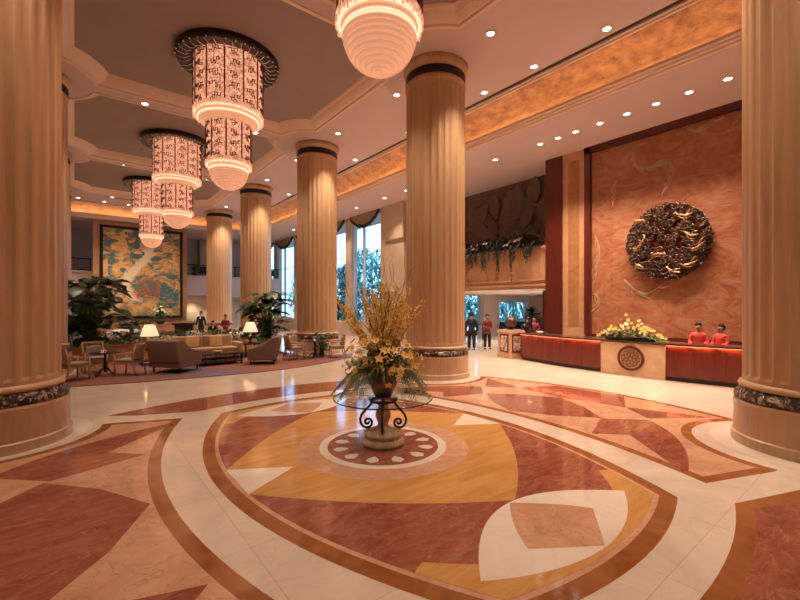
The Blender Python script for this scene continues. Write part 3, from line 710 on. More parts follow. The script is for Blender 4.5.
M['basebronze'] = carved('carved_base_bronze', (0.035, 0.022, 0.018), (0.42, 0.30, 0.23), 9, 0.55)
M['bronzeband'] = carved('carved_capital_bronze', (0.012, 0.009, 0.008), (0.07, 0.05, 0.045), 12, 0.6)
clabels = {
 (8.6, 0.88): 'fluted stone column at the right edge of the picture, before the reception wall',
 (8.6, 9.10): 'tall fluted stone column just behind the flower arrangement',
 (8.6, 16.85): 'fluted stone column beside the right-hand large-leaved plant',
 (8.6, 24.85): 'fluted stone column standing behind the right-hand table lamp',
 (8.6, 32.8): 'smallest fluted stone column, nearest the painted mural on its right',
 (-1.05, 8.87): 'massive fluted stone column filling the left edge of the picture',
 (-1.05, 16.85): 'fluted stone column half hidden behind the massive left-edge column',
 (-1.05, 24.85): 'slim glimpse of fluted column left of the left-hand leafy plant',
 (-1.05, 32.8): 'farthest left fluted column, just left of the mural wall'}
c0 = None
for (x, y), lb in clabels.items():
    if c0 is None: c0 = make_column(lb); c0.location = (x, y, 0)
    else: dup(c0, (x, y, 0), 0, lb)

# ================================================================ DOWNLIGHTS
def make_downlight(label, group, zc):
    t = thing('downlight', label, 'ceiling light', (0, 0, zc), 0, group)
    b = MB(); b.lathe([(0.095, -0.012), (0.125, -0.012), (0.125, 0.0), (0.095, 0.0)], 20, caps=False); b.build('trim_ring', 'trimring', t)
    MB().lathe([(0.001, -0.006), (0.095, -0.006), (0.095, -0.002), (0.001, -0.002)], 20, caps=False).build('lamp_lens', 'lamp', t)
    return t
d0 = make_downlight('x', 'recessed ceiling downlights', CEIL)
used = [False]
def downlight(x, y, z, label, power=SPOT_W, cone=95, blend=0.7, col=WARM, tilt=(0, 0), group='recessed ceiling downlights'):
    if not used[0]: t = d0; used[0] = True; t.location = (x, y, z); t['label'] = label; t['group'] = group
    else: t = dup(d0, (x, y, z), 0, label, group)
    if power > 0:
        L = bpy.data.lights.new('bulb', 'SPOT'); L.energy = power; L.color = col; L.spot_size = R(cone); L.spot_blend = blend; L.shadow_soft_size = 0.07
        o = bpy.data.objects.new('bulb', L); COL.objects.link(o); o.parent = t; o.location = (0, 0, -0.03); o.rotation_euler = (R(tilt[0]), R(tilt[1]), 0)
    return t
ordn = ['nearest', 'second', 'third', 'fourth', 'fifth', 'sixth', 'seventh', 'eighth', 'ninth', 'tenth', 'eleventh', 'twelfth', 'thirteenth', 'fourteenth', 'fifteenth', 'sixteenth', 'seventeenth', 'eighteenth']
for i, y in enumerate([3.23, 4.14, 5.01, 5.87, 6.74, 7.61, 8.3, 9.04, 11.2, 13.2, 15.2, 17.2, 19.2, 22.2, 25.4, 28.6, 31.8]):
    downlight(14.1, y, SOF, 'downlight in the lower soffit over the reception, %s counting from the right column' % ordn[i], 330 if i < 8 else 260, 90, group='downlights in the lower soffit')
for i, y in enumerate([0.9, 2.9, 4.96, 7.1, 9.0, 13.0, 17.06, 21.0, 25.0, 29.0, 33.0]):
    downlight(10.75, y, CEIL, 'downlight in the high ceiling by the copper cove, %s counting away' % ordn[i], SPOT_W * 1.15, 90, group='downlights along the copper cove')
for i, y in enumerate([-1.1, 2.9, 6.95, 10.95, 14.9, 18.9, 22.9, 26.9, 30.9]):
    downlight(8.55, y, CEIL, 'downlight in line with the right columns, %s counting away from the camera' % ordn[i], SPOT_W * 2.0, 84, group='downlights between the right columns')
for i, y in enumerate([2.9, 6.95, 10.95, 14.9, 18.9, 22.9, 26.9, 30.9]):
    downlight(-1.05, y, CEIL, 'downlight in line with the left columns, %s counting away from the camera' % ordn[i], SPOT_W * 0.75, 95, group='downlights between the left columns')
for i, yb in enumerate([0.88, 8.86, 16.95, 25.05, 32.9]):
    for k, x in enumerate((1.95, 5.85)):
        downlight(x, yb, CEIL, 'downlight on the %s ceiling beam between coffers, %s end' % (ordn[i], 'left' if k == 0 else 'right'), SPOT_W * 0.6, 95, group='downlights on the ceiling beams')
for i, (x, y) in enumerate([(0.2, 34.4), (1.6, 34.6), (3.0, 34.6), (5.2, 34.6)]):
    downlight(x, y, CEIL, 'downlight before the far copper cove above the mural, %s from the left' % ordn[i], 300, 90, tilt=(-12, 0), group='downlights above the mural')
for i, (x, y) in enumerate([(10.5, 40.3), (13.5, 40.3), (-3, 40.3), (8.3, 40.3)]):
    downlight(x, y, 3.0, 'downlight under the far balcony, %s of the group' % ordn[i], 90, 110, group='downlights under the far balcony')
for i, (x, y) in enumerate([(18.5, 12.5), (18.5, 15.5), (22, 12.5), (22, 15.5), (26, 14)]):
    downlight(x, y, 2.88, 'downlight in the low lobby ceiling behind the opening, %s of the group' % ordn[i], 300, 130, col=(1, 0.88, 0.78), group='downlights in the low lobby')

# ================================================================ CHANDELIERS
def make_chandelier(label):
    t = thing('crystal_chandelier', label, 'chandelier', (BX, 0, 0), 0, 'tiered crystal chandeliers')
    Z = 9.46
    b = MB(); b.lathe([(1.0, Z - 0.02), (1.34, Z - 0.10), (1.42, Z - 0.12), (1.46, Z - 0.06), (1.44, Z + 0.085), (1.0, Z + 0.085)], 64); b.build('ceiling_ring', 'bronze', t)
    b = MB()
    for k in range(36):
        a = 2 * PI * k / 36; b.tube([(1.02 * math.cos(a), 1.02 * math.sin(a), Z - 0.05), (1.2 * math.cos(a + .03), 1.2 * math.sin(a + .03), Z - 0.19), (1.40 * math.cos(a), 1.40 * math.sin(a), Z - 0.14)], 0.014, 5)
        b.ball((1.43 * math.cos(a + .06), 1.43 * math.sin(a + .06), Z - 0.13), 0.03, 0, 4)
    b.build('chrome_fitting', 'chrome', t)
    def drum(r, z0, z1, npan, name):
        b = MB(); n = 96; vs = []; fs = []; zs = [z0 + (z1 - z0) * k / 6 for k in range(7)]
        b.lathe([(r, z) for z in zs], n, caps=False); d = b.build(name, 'crystal', t)
        # hanging bead strings break the outline
        g = MB()
        for k in range(npan):
            a = 2 * PI * k / npan; e = Vector((math.cos(a), math.sin(a), 0))
            g.tube([e * (r + 0.015) + Vector((0, 0, z0 + 0.05)), e * (r + 0.015) + Vector((0, 0, z1))], 0.022, 5)
        g.build('rib', 'scroll', d)
        s_ = MB(); rnd = random.Random(int(r * 100))
        for k in range(npan):
            a0 = 2 * PI * (k + 0.5) / npan; w = 2 * PI / npan * 0.34
            rows = max(3, int((z1 - z0) / 0.26))
            for q in range(rows):
                zc = z0 + 0.14 + (z1 - z0 - 0.22) * q / (rows - 1 + 1e-6)
                sgn = rnd.choice((-1, 1)); st = rnd.uniform(-0.4, 0.4)
                pts = [(-w, 0.05), (-w * .6, 0.05), (-w * .6, -0.04), (-w * .15, -0.04), (-w * .15, 0.04), (w * .3, 0.04), (w * .3, -0.05), (w * .7, -0.05), (w * .7, 0.03), (w, 0.03)]
                P = [((r + 0.02) * math.cos(a0 + sgn * u + st * w), (r + 0.02) * math.sin(a0 + sgn * u + st * w), zc + v + u * 0.2) for u, v in pts[rnd.randint(0, 2):rnd.randint(7, 10)]]
                s_.tube(P, 0.018, 4)
                P = [((r + 0.02) * math.cos(a0 - sgn * u * .8 - st * w), (r + 0.02) * math.sin(a0 - sgn * u * .8 - st * w), zc - 0.10 - v * .8 + u * 0.2) for u, v in pts[1:rnd.randint(6, 9)]]
                s_.tube(P, 0.014, 4)
        s_.build('scrollwork', 'scroll', d)['kind'] = 'stuff'
    drum(0.96, 7.88, 9.42, 12, 'upper_drum'); drum(0.62, 6.38, 7.58, 9, 'lower_drum')
    def rings(seq, name):
        b = MB()
        for k, (r, z, hot) in enumerate(seq):
            b.lathe([(r - 0.03, z - 0.025), (r, z - 0.03), (r + 0.012, z), (r, z + 0.03), (r - 0.03, z + 0.025)], 48, mi=hot, caps=False)
        # backing bowl just inside the rings
        prof = [(max(0.02, r - 0.03), z) for r, z, h in seq]
        b.lathe(prof, 48, mi=0, caps=False)
        b.build(name, ['crystalring', 'crystalhot'], t)
    rings([(0.975, 7.90, 0), (0.97, 7.84, 0), (0.95, 7.78, 1), (0.92, 7.72, 0), (0.88, 7.67, 1), (0.83, 7.62, 0), (0.77, 7.57, 0), (0.70, 7.53, 0), (0.64, 7.50, 0)], 'upper_skirt')
    rings([(0.64, 6.42, 0), (0.64, 6.36, 0), (0.62, 6.30, 1), (0.57, 6.25, 0), (0.56, 6.18, 1), (0.55, 6.11, 0), (0.535, 6.04, 0), (0.51, 5.97, 0), (0.48, 5.90, 0), (0.43, 5.83, 0), (0.37, 5.77, 0), (0.30, 5.72, 0), (0.22, 5.68, 0), (0.13, 5.655, 0), (0.06, 5.645, 0)], 'glass_dome')
    # fringe of crystal drops
    b = MB()
    for R0, zt, L, n in ((0.985, 7.90, 0.20, 90), (0.65, 6.42, 0.18, 60)):
        for k in range(n):
            a = 2 * PI * k / n; L2 = L * (0.75 + 0.35 * ((k * 7) % 5) / 4)
            b.lathe([(0.002, zt), (0.012, zt - 0.03), (0.010, zt - L2 * 0.6), (0.018, zt - L2 * 0.85), (0.002, zt - L2)], 5, (R0 * math.cos(a), R0 * math.sin(a), 0), caps=False)
    b.build('crystal_fringe', 'crystal', t)['kind'] = 'stuff'
    return t
chl = ['nearest crystal chandelier, cut by the top edge of the picture', 'largest fully visible crystal chandelier, in the second coffer', 'middle crystal chandelier, overlapping the smallest one', 'smallest, farthest crystal chandelier, hanging before the mural']
ch0 = make_chandelier(chl[0]); ch0.location = (3.60, 5.03, 0)
for i in range(1, 4): dup(ch0, (BX, BY + 0.1 + PY * (i - 1), 0), 0.13 * i, chl[i])
for i in range(4):
    for zz, e in ((5.3, 60),):
        pass

# ================================================================ CENTRE TABLE AND FLOWERS
t = thing('glass_table', 'round glass-topped table on scrolled iron and carved stone base', 'table', (TC[0], TC[1], 0.009))
o = MB().lathe([(0.74, 0.700), (0.745, 0.706), (0.745, 0.714), (0.74, 0.720)], 72, smooth=True); top = o.build('glass_top', 'glass', t)
MB().lathe([(0.742, 0.701), (0.7495, 0.703), (0.7495, 0.717), (0.742, 0.719)], 72, caps=False).build('glass_edge', 'glassedge', top)
MB().lathe([(0.29, 0), (0.31, 0.02), (0.315, 0.07), (0.27, 0.11), (0.26, 0.13), (0.29, 0.16), (0.28, 0.20), (0.17, 0.24), (0.10, 0.27), (0.075, 0.31), (0.09, 0.36), (0.115, 0.42), (0.11, 0.49), (0.08, 0.54), (0.07, 0.58), (0.09, 0.61), (0.08, 0.63)], 32).build('stone_base', 'stone', t)
for k in range(4):
    a = k * PI / 2 + R(-YAW); e = Vector((math.cos(a), math.sin(a), 0))
    def P(r, z): return e * r + Vector((0, 0, z))
    pts = [P(0.14, 0.665), P(0.17, 0.63), P(0.21, 0.575), P(0.27, 0.515), P(0.325, 0.45), P(0.350, 0.385), P(0.340, 0.320), P(0.30, 0.268), P(0.25, 0.25)]
    for j in range(1, 17):
        an = -PI / 2 - j * 0.52; rr = 0.088 * math.exp(-j * 0.10); pts.append(P(0.235 + rr * math.cos(an), 0.338 + rr * math.sin(an)))
    MB().tube(pts, 0.019, 8).build('iron_scroll', 'iron', t)
b = MB(); b.lathe([(0.19, 0.655), (0.21, 0.655), (0.21, 0.675), (0.19, 0.675)], 32, caps=False); b.lathe([(0.20, 0.688), (0.225, 0.688), (0.225, 0.699), (0.20, 0.699)], 32, caps=False)
for k in range(4):
    a = k * PI / 2 + R(-YAW); b.box((-0.2, -0.012, 0.672), (0.2, 0.012, 0.690), 0, a, (0, 0))
b.build('iron_collar', 'iron', t)
VZ = 0.731
t = thing('flower_vase', 'dark brown glazed vase standing on the round glass table', 'vase', (TC[0], TC[1], VZ))
MB().lathe([(0.10, 0), (0.125, 0.01), (0.13, 0.02), (0.15, 0.06), (0.195, 0.16), (0.235, 0.27), (0.245, 0.33), (0.225, 0.38), (0.18, 0.41), (0.195, 0.44), (0.185, 0.44), (0.16, 0.40), (0.20, 0.33), (0.12, 0.05), (0.02, 0.03)], 40).build('vase_body', 'vase', t)
MB().lathe([(0.15, -0.006), (0.16, -0.003), (0.15, 0.004), (0.02, 0.004)], 32).build('coaster', 'chrome', t)
t = thing('flower_arrangement', 'large arrangement of yellow branches, orchids and drooping ferns in the vase', 'flowers', (TC[0], TC[1], VZ + 0.36))
rnd = random.Random(3)
def frame_dir(az, el): return Vector((math.cos(az) * math.cos(el), math.sin(az) * math.cos(el), math.sin(el)))
def petals(b, c, nrm, size, n, mi, cup=0.3):
    nrm = Vector(nrm).normalized(); u = nrm.orthogonal().normalized(); w = nrm.cross(u)
    for k in range(n):
        a = 2 * PI * k / n + rnd.random() * 0.3; d = (u * math.cos(a) + w * math.sin(a) + nrm * cup).normalized()
        b.leaf(c, d, size, size * 0.62, nrm, 0.05, mi, 2)
# tall forsythia-like branches
for k in range(44):
    az = 2 * PI * k * 0.382 + rnd.uniform(-.15, .15); el = R(rnd.uniform(57, 86)); L = rnd.uniform(0.98, 1.38)
    d = frame_dir(az, el); side = d.orthogonal().normalized(); pts = []
    for j in range(8):
        tt = j / 7; pts.append(d * L * tt + side * 0.03 * math.sin(tt * 5 + k) + Vector((d.x, d.y, 0)) * 0.16 * tt * tt)
    br = MB().tube(pts, [0.007 - 0.0006 * j for j in range(8)], 5).build('twig_branch', 'twig', t)
    fb2 = MB()
    for j in range(84):
        tt = 0.34 + 0.66 * j / 83; q = tt * 7; i0 = min(6, int(q)); p = Vector(pts[i0]).lerp(Vector(pts[i0 + 1]), q - i0)
        nn = Vector((rnd.uniform(-1, 1), rnd.uniform(-1, 1), rnd.uniform(-.3, 1))).normalized()
        petals(fb2, p + nn * rnd.uniform(0.008, 0.055), nn, rnd.uniform(0.022, 0.036), 4, 0, 0.7)
    fb2.build('blossoms', 'blossom', br)
# bare curly twigs rising higher
for k in range(9):
    az = rnd.uniform(0, 2 * PI); el = R(rnd.uniform(62, 84)); d = frame_dir(az, el); p = Vector((0, 0, 0.2)); pts = []
    for j in range(14):
        pts.append(p.copy()); p = p + (d + Vector((rnd.uniform(-.5, .5), rnd.uniform(-.5, .5), 0))).normalized() * 0.13
    MB().tube(pts, [0.006 - 0.0003 * j for j in range(14)], 4).build('bare_twig', 'twig', t)
# orchids
for k in range(98):
    az = 2 * PI * k * 0.382 + rnd.uniform(-.2, .2); el = R(rnd.uniform(-32, 62)); rr = rnd.uniform(0.46, 0.62) * (1.0 if el < 0.5 else 0.95)
    d = frame_dir(az, el); c = Vector((d.x * rr * 1.05, d.y * rr * 1.05, 0.17 + d.z * rr * 0.80)); b = MB()
    nn = (d + Vector((0, 0, 0.1))).normalized(); mi = 1 if k % 16 == 3 else 0
    petals(b, c, nn, rnd.uniform(0.055, 0.078), 5, mi, 0.25); petals(b, c + nn * 0.008, nn, 0.03, 3, mi, 1.2); b.ball(c + nn * 0.014, 0.009, 2, 4)
    b.build('orchid', ['orchid', 'lily', 'throat'], t)
# small filler blossom sprays
b = MB()
for k in range(1000):
    az = rnd.uniform(0, 2 * PI); el = R(rnd.uniform(-8, 75)); rr = rnd.uniform(0.25, 0.52); d = frame_dir(az, el)
    petals(b, Vector((d.x * rr, d.y * rr, 0.15 + d.z * rr)), d, rnd.uniform(0.014, 0.026), 4, k % 6 == 0 and 1 or 0, 0.6)
o = b.build('filler_blossoms', ['blossom', 'lily'], t); o['kind'] = 'stuff'
b = MB()
for k in range(620):
    az = rnd.uniform(0, 2 * PI); el = R(rnd.uniform(-20, 70)); d = frame_dir(az, el)
    b.leaf(Vector((d.x * .1, d.y * .1, 0.12)) + d * rnd.uniform(0.05, 0.28), d + Vector((0, 0, rnd.uniform(-.2, .3))), rnd.uniform(0.14, 0.28), 0.035, Vector((0, 0, 1)), 0.3)
o = b.build('filler_leaves', 'fern', t); o['kind'] = 'stuff'
# fern fronds
for k in range(38):
    az = 2 * PI * k / 38 + rnd.uniform(-.1, .1); el = R(rnd.uniform(0, 34)); L = rnd.uniform(0.55, 0.86); d = frame_dir(az, el); b = MB()
    if Vector((math.cos(az), math.sin(az))).dot(Vector((-0.58, -0.81))) > 0.80: continue
    dr = rnd.uniform(0.8, 1.6); pts = []
    for j in range(13):
        tt = j / 12; pts.append(Vector((0, 0, 0.14)) + d * L * tt - Vector((0, 0, 1)) * dr * L * tt * tt * 0.75)
    b.tube(pts, 0.004, 4)
    for j in range(2, 13):
        tg = (pts[j] - pts[j - 1]).normalized(); sd = tg.cross(Vector((0, 0, 1))).normalized()
        for sgn in (-1, 1):
            for m_ in (0.0, 0.5):
                p = pts[j - 1].lerp(pts[j], m_); ll = 0.17 * math.sin(PI * min(1, (j + m_) / 13.5) ** 0.8) + 0.02
                b.leaf(p, (sd * sgn + tg * 1.0 - Vector((0, 0, 0.25))), ll * 0.9, 0.016, Vector((0, 0, 1)), 0.35, 0, 2)
    b.build('fern_frond', 'fern', t)
# trailing bud sprays at the sides
for k in range(10):
    az = 2 * PI * k / 10 + 0.3; d = frame_dir(az, R(20)); pts = []
    for j in range(10):
        tt = j / 9; pts.append(Vector((0, 0, 0.08)) + d * 0.66 * tt - Vector((0, 0, 1)) * 0.18 * tt * tt)
    b = MB(); b.tube(pts, 0.003, 4, 1)
    for j in range(4, 10):
        for m_ in range(5): b.ball(pts[j] + Vector((rnd.uniform(-.02, .02), rnd.uniform(-.02, .02), rnd.uniform(-.02, .02))), 0.008, 0, 3)
    b.build('bud_spray', ['blossom', 'twig'], t)

# ================================================================ RECEPTION
CC = (13.0 + 14.0, 5.3); CRAD = 14.0
def cpt(y, off=0.0):
    """point on the curved counter front; off > 0 goes behind the counter"""
    a = math.asin((y - CC[1]) / CRAD); r = CRAD - off
    return (CC[0] - r * math.cos(a), CC[1] + r * math.sin(a))
def cstrip(b, y0, y1, o0, o1, z0, z1, n=12, mi=0):
    ys = [y0 + (y1 - y0) * i / n for i in range(n + 1)]
    vs = []
    for y in ys:
        p, q = cpt(y, o0), cpt(y, o1); vs += [(p[0], p[1], z0), (q[0], q[1], z0), (q[0], q[1], z1), (p[0], p[1], z1)]
    fs = [(0, 1, 2, 3)]
    for i in range(n):
        a = 4 * i; fs += [(a, a + 3, a + 7, a + 4), (a + 3, a + 2, a + 6, a + 7), (a + 1, a + 5, a + 6, a + 2), (a, a + 4, a + 5, a + 1)]
    a = 4 * n; fs.append((a + 3, a + 2, a + 1, a)); b.add(vs, fs, mi)
Y0, Y1, YA, YBm = 1.0, 9.7, 4.40, 6.20
t = thing('reception_counter', 'long curved cherry-wood reception counter with dark stone top', 'counter')
for ya, yb_, lb in ((Y0, YA, 0), (YBm, Y1, 1)):
    n = 5
    for k in range(n):
        a = ya + (yb_ - ya) * k / n; c = ya + (yb_ - ya) * (k + 1) / n
        b = MB(); cstrip(b, a + 0.004, c - 0.004, 0.05, 0.12, 0.12, 0.97, 4); b.build('front_panel', 'counterwood', t)
    b = MB(); cstrip(b, ya, yb_, 0.10, 0.7, 0.12, 0.97, 10); b.build('cabinet_body', 'wood', t)
    b = MB(); cstrip(b, ya, yb_, 0.10, 0.7, 0.0, 0.12, 10); b.build('kickboard', 'kick', t)
    b = MB(); cstrip(b, ya + .02, yb_ - .02, 0.012, 0.045, 0.975, 0.992, 10); b.build('light_strip', 'led', t)
    for k in range(6):
        yy = ya + (yb_ - ya) * (k + .5) / 6; p = cpt(yy, 0.02)
        area('strip_lamp', (p[0], p[1], 0.965), 0.03, (yb_ - ya) / 7, 1.8, (1, 0.38, 0.2), (0, R(-8), 0), t)
b = MB(); cstrip(b, YA, YBm, 0.0, 0.7, 0.0, 0.985, 8); b.build('centre_panel', 'pierlight', t) if False else None
M['pierlight'] = marble('pale_gold_marble', (0.50, 0.30, 0.17), (0.60, 0.40, 0.25), None, 2.0, 0.25)
b.build('centre_panel', 'pierlight', t)
b = MB(); cstrip(b, YA, YBm, -0.01, 0.0, 0.0, 0.10, 8); b.build('centre_skirting', 'pierlight', t)
b = MB(); cstrip(b, Y0 - .03, Y1 + .03, -0.03, 0.75, 0.992, 1.05, 30); b.build('stone_top', 'darkstone', t)
# round emblem on the centre panel
p = cpt(5.3, -0.02)
em = MB()
def disc_x(b, x, yc, zc, r0, r1, th, mi=0, n=48):
    """flat ring facing -X"""
    vs = []; fs = []
    for r in (r0, r1):
        for xx in (x, x + th):
            for i in range(n): a = 2 * PI * i / n; vs.append((xx, yc + r * math.cos(a), zc + r * math.sin(a)))
    for i in range(n):
        j = (i + 1) % n
        fs += [(i, j, 2 * n + j, 2 * n + i), (n + j, n + i, 3 * n + i, 3 * n + j), (2 * n + i, 2 * n + j, 3 * n + j, 3 * n + i), (j, i, n + i, n + j)]
    b.add(vs, fs, mi)
ex, ey, ez = p[0], 5.3, 0.54
disc_x(em, ex - 0.02, ey, ez, 0.30, 0.37, 0.05); emo = em.build('emblem_rim', 'wood', t)
em = MB(); disc_x(em, ex - 0.005, ey, ez, 0.001, 0.30, 0.03); em.build('emblem_disc', 'gold', t)
em = MB()
for k in range(8):
    a = 2 * PI * k / 8
    for r_, rad in ((0.15, 0.10), (0.21, 0.06)):
        cy_, cz_ = ey + r_ * math.cos(a + (0.2 if rad < .1 else 0)), ez + r_ * math.sin(a + (0.2 if rad < .1 else 0))
        em.tube([(ex - 0.012, cy_ + rad * math.cos(2 * PI * i / 14), cz_ + rad * math.sin(2 * PI * i / 14)) for i in range(15)], 0.008, 5)
em.build('emblem_tracery', 'antique', t)
# end pedestal
t = thing('marble_pedestal', 'square marble pedestal with framed silver panel at counter end', 'pedestal', (13.95, 10.30, 0), R(-14))
MB().box((-0.36, -0.42, 0), (0.36, 0.42, 0.14)).box((-0.33, -0.39, 0.14), (0.33, 0.39, 1.02)).build('pedestal_body', 'pierlight', t)
MB().box((-0.38, -0.44, 1.02), (0.38, 0.44, 1.08)).box((-0.35, -0.41, 1.08), (0.35, 0.41, 1.14)).build('pedestal_cap', 'pierlight', t)
fr = MB(); fr.box((-0.345, -0.26, 0.24), (-0.33, 0.26, 0.96)).box((-0.26, -0.405, 0.24), (0.26, -0.39, 0.96)); fro = fr.build('panel_frame', 'wood', t)
M['silver'] = carved('silver_relief', (0.30, 0.17, 0.12), (0.80, 0.68, 0.60), 7, 0.5)
MB().box((-0.352, -0.20, 0.30), (-0.345, 0.20, 0.90)).box((-0.20, -0.412, 0.30), (0.20, -0.405, 0.90)).build('silver_panel', 'silver', fro)
t = thing('bronze_sphere', 'polished bronze sphere sculpture on the marble pedestal', 'sculpture', (13.95, 10.30, 1.14))
MB().lathe([(0.14, 0), (0.14, 0.03), (0.06, 0.05), (0.06, 0.08)], 24).build('stand', 'bronze', t)
MB().ball((0, 0, 0.30), 0.235, 0, 16).build('globe', 'antique', t)
for (dx, dy, s_, lb) in ((0.75, 0.25, 1.1, 'small dark bronze figure group right of the bronze sphere'),):
    t = thing('bronze_figure', lb, 'sculpture', (14.75, 10.05, 1.05))
    b = MB(); b.box((-0.3, -0.15, 0), (0.3, 0.15, 0.06))
    b.ball((0, 0, 0.28), 0.16, 0, 8, (1.1, 0.8, 1.4)); b.ball((0.05, 0, 0.52), 0.09, 0, 8); b.ball((-0.22, 0, 0.2), 0.13, 0, 8); b.tube([(0.1, 0, .4), (.28, 0.02, .3), (.34, 0, .15)], .04, 6)
    b.build('figure', 'bronze', t)
    MB().box((-0.38, -0.22, -0.05), (0.38, 0.22, 0.0)).build('plate', 'bronze', t)
t = thing('side_desk', 'mahogany desk with open book at the counter end by the sphere', 'desk', (14.9, 10.0, 0))
MB().box((-0.45, -0.35, 0), (0.6, 0.35, 0.95)).build('desk_body', 'wood', t)
MB().box((-0.5, -0.4, 0.95), (0.65, 0.4, 1.0)).build('desk_top', 'wood', t)
t = thing('open_book', 'open book lying on the mahogany desk beside the counter', 'book', (15.3, 9.85, 1.0), 0.6)
MB().rbox((-0.2, -0.14, 0.0), (0.0, 0.14, 0.03), 0.01).rbox((0.0, -0.14, 0.0), (0.2, 0.14, 0.03), 0.01).build('pages', 'shirt', t)
# flowers on the counter
def lowflowers(name, label, loc, Ln, Hh, n, seed, rz=0, mats=('orchid', 'lily', 'throat')):
    rnd2 = random.Random(seed); t = thing(name, label, 'flowers', loc, rz)
    b = MB(); b.rbox((-Ln * .35, -0.12, 0), (Ln * .35, 0.12, 0.10), 0.03); b.build('trough', 'pot', t)
    b = MB()
    for k in range(420):
        x = rnd2.uniform(-1, 1); h = Hh * (1 - abs(x) ** 1.2) * rnd2.uniform(0.2, 0.8); d = Vector((x * 1.2 + rnd2.uniform(-.4, .4), rnd2.uniform(-1, 1), 0.3))
        b.leaf((x * Ln * .4, 0, 0.06 + h * .3), d, rnd2.uniform(0.22, 0.42), 0.045, Vector((0, 0, 1)), 0.35)
    o = b.build('foliage', 'leaf2', t); o['kind'] = 'stuff'
    global rnd
    for k in range(n):
        x = rnd2.uniform(-1, 1); u = abs(x)
        c = Vector((x * Ln * 0.5, rnd2.uniform(-.22, .18) * (1.2 - u), 0.10 + Hh * (1 - u ** 0.8) * rnd2.uniform(0.15, 1.0))); b = MB(); nn = Vector((rnd2.uniform(-.4, .4), -1.0 if rnd2.random() < .7 else rnd2.uniform(-1, 1), 0.5))
        petals(b, c, nn, rnd2.uniform(0.05, 0.075), 5, 1 if k % 7 == 3 else 0, 0.3); b.ball(c + nn.normalized() * .012, 0.012, 2, 3); b.build('bloom', list(mats), t)
    return t
p = cpt(5.35, 0.30)
lowflowers('counter_flowers', 'long yellow orchid arrangement on the reception counter above the emblem', (p[0], 5.45, 1.05), 1.95, 0.85, 70, 5, R(-90))

# wall medallion
t = thing('dragon_medallion', 'large round carved dark bronze medallion on the red marble wall', 'wall sculpture', (XW - 0.012, 5.3, 4.30))
b = MB(); disc_x(b, -0.12, 0, 0, 0.001, 1.27, 0.12, 0, 64); b.build('backing_disc', plain('oxblood_lacquer', (0.11, 0.010, 0.010), 0.3), t)
rn = random.Random(11)
def curl(b, cy_, cz_, r, turns, th, x0, dirn, n=18, mi=0):
    pts = []; rad = []; a0 = rn.uniform(0, 2 * PI)
    for i in range(n):
        q = i / (n - 1); rr = r * (1 - 0.8 * q); a = a0 + dirn * turns * 2 * PI * q
        pts.append((x0 - 0.06 * math.sin(q * PI), cy_ + rr * math.cos(a), cz_ + rr * math.sin(a))); rad.append(th * (1 - 0.6 * q))
    b.tube(pts, rad, 5, mi)
b = MB()
for k in range(420):
    r_ = 1.24 * math.sqrt(rn.random()); a = rn.uniform(0, 2 * PI); y_, z_ = r_ * math.cos(a), r_ * math.sin(a)
    if (abs(y_ - 0.1) < 0.22 and abs(z_ - 0.38) < 0.16) or (abs(y_ - 0.35) < 0.2 and abs(z_ + 0.1) < 0.12) or (abs(y_ + 0.35) < 0.15 and abs(z_ + 0.35) < 0.1):
        if rn.random() < 0.85: continue
    curl(b, y_, z_, rn.uniform(0.06, 0.15), rn.uniform(0.6, 1.5), rn.uniform(0.018, 0.034), -0.16 - rn.uniform(0, 0.08), rn.choice((-1, 1)))
for k in range(56):
    a = 2 * PI * k / 56; curl(b, 1.24 * math.cos(a), 1.24 * math.sin(a), 0.08, 0.9, 0.032, -0.14, 1)
b.build('carved_scrolls', 'antique', t)
def flame(b, pts, w, x0, th=0.04, mi=0):
    """tapering raised ribbon on the YZ plane"""
    P = [Vector((0, y_, z_)) for y_, z_ in pts]; n = len(P) * 4; out = []
    for i in range(n + 1):
        q = i / n * (len(P) - 1); k = min(len(P) - 2, int(q)); f = q - k
        p0, p1, p2, p3 = P[max(0, k - 1)], P[k], P[k + 1], P[min(len(P) - 1, k + 2)]
        out.append(0.5 * ((2 * p1) + (p2 - p0) * f + (2 * p0 - 5 * p1 + 4 * p2 - p3) * f * f + (3 * p1 - p0 - 3 * p2 + p3) * f ** 3))
    vs = []; fs = []
    for i, p in enumerate(out):
        tg = out[min(i + 1, n)] - out[max(i - 1, 0)]; tg.normalize(); sd = Vector((0, -tg.z, tg.y)); q = i / n
        ww = w * (math.sin(PI * min(1, q * 0.9 + 0.1)) ** 0.8) * (0.8 + 0.2 * math.sin(q * 14)) + 0.004
        vs += [p + sd * ww + Vector((x0, 0, 0)), p + Vector((x0 - th, 0, 0)), p - sd * ww + Vector((x0, 0, 0))]
    for i in range(n): a = 3 * i; fs += [(a, a + 1, a + 4, a + 3), (a + 1, a + 2, a + 5, a + 4)]
    b.add(vs, fs, mi, True)
spots = [((-0.35, 0.85), (-0.6, 0.78), (-0.85, 0.88), 'right top'), ((0.62, 0.78), (0.85, 0.85), (1.0, 0.72), ''), ((0.75, 0.0), (0.92, -0.15), (1.0, -0.30), ''),
         ((0.0, -0.45), (0.25, -0.4), (0.45, -0.5), ''), ((-0.75, -0.35), (-0.95, -0.28), (-1.15, -0.08), ''), ((-0.5, -0.85), (-0.75, -0.82), (-0.95, -0.7), ''),
         ((0.7, -0.85), (0.85, -0.75), (0.98, -0.8), ''), ((-0.1, -0.95), (-0.25, -1.05), (-0.45, -1.08), ''), ((-0.6, 0.2), (-0.75, 0.1), (-0.95, 0.12), ''), ((0.65, 0.25), (0.72, 0.1), (0.85, 0.0), '')]
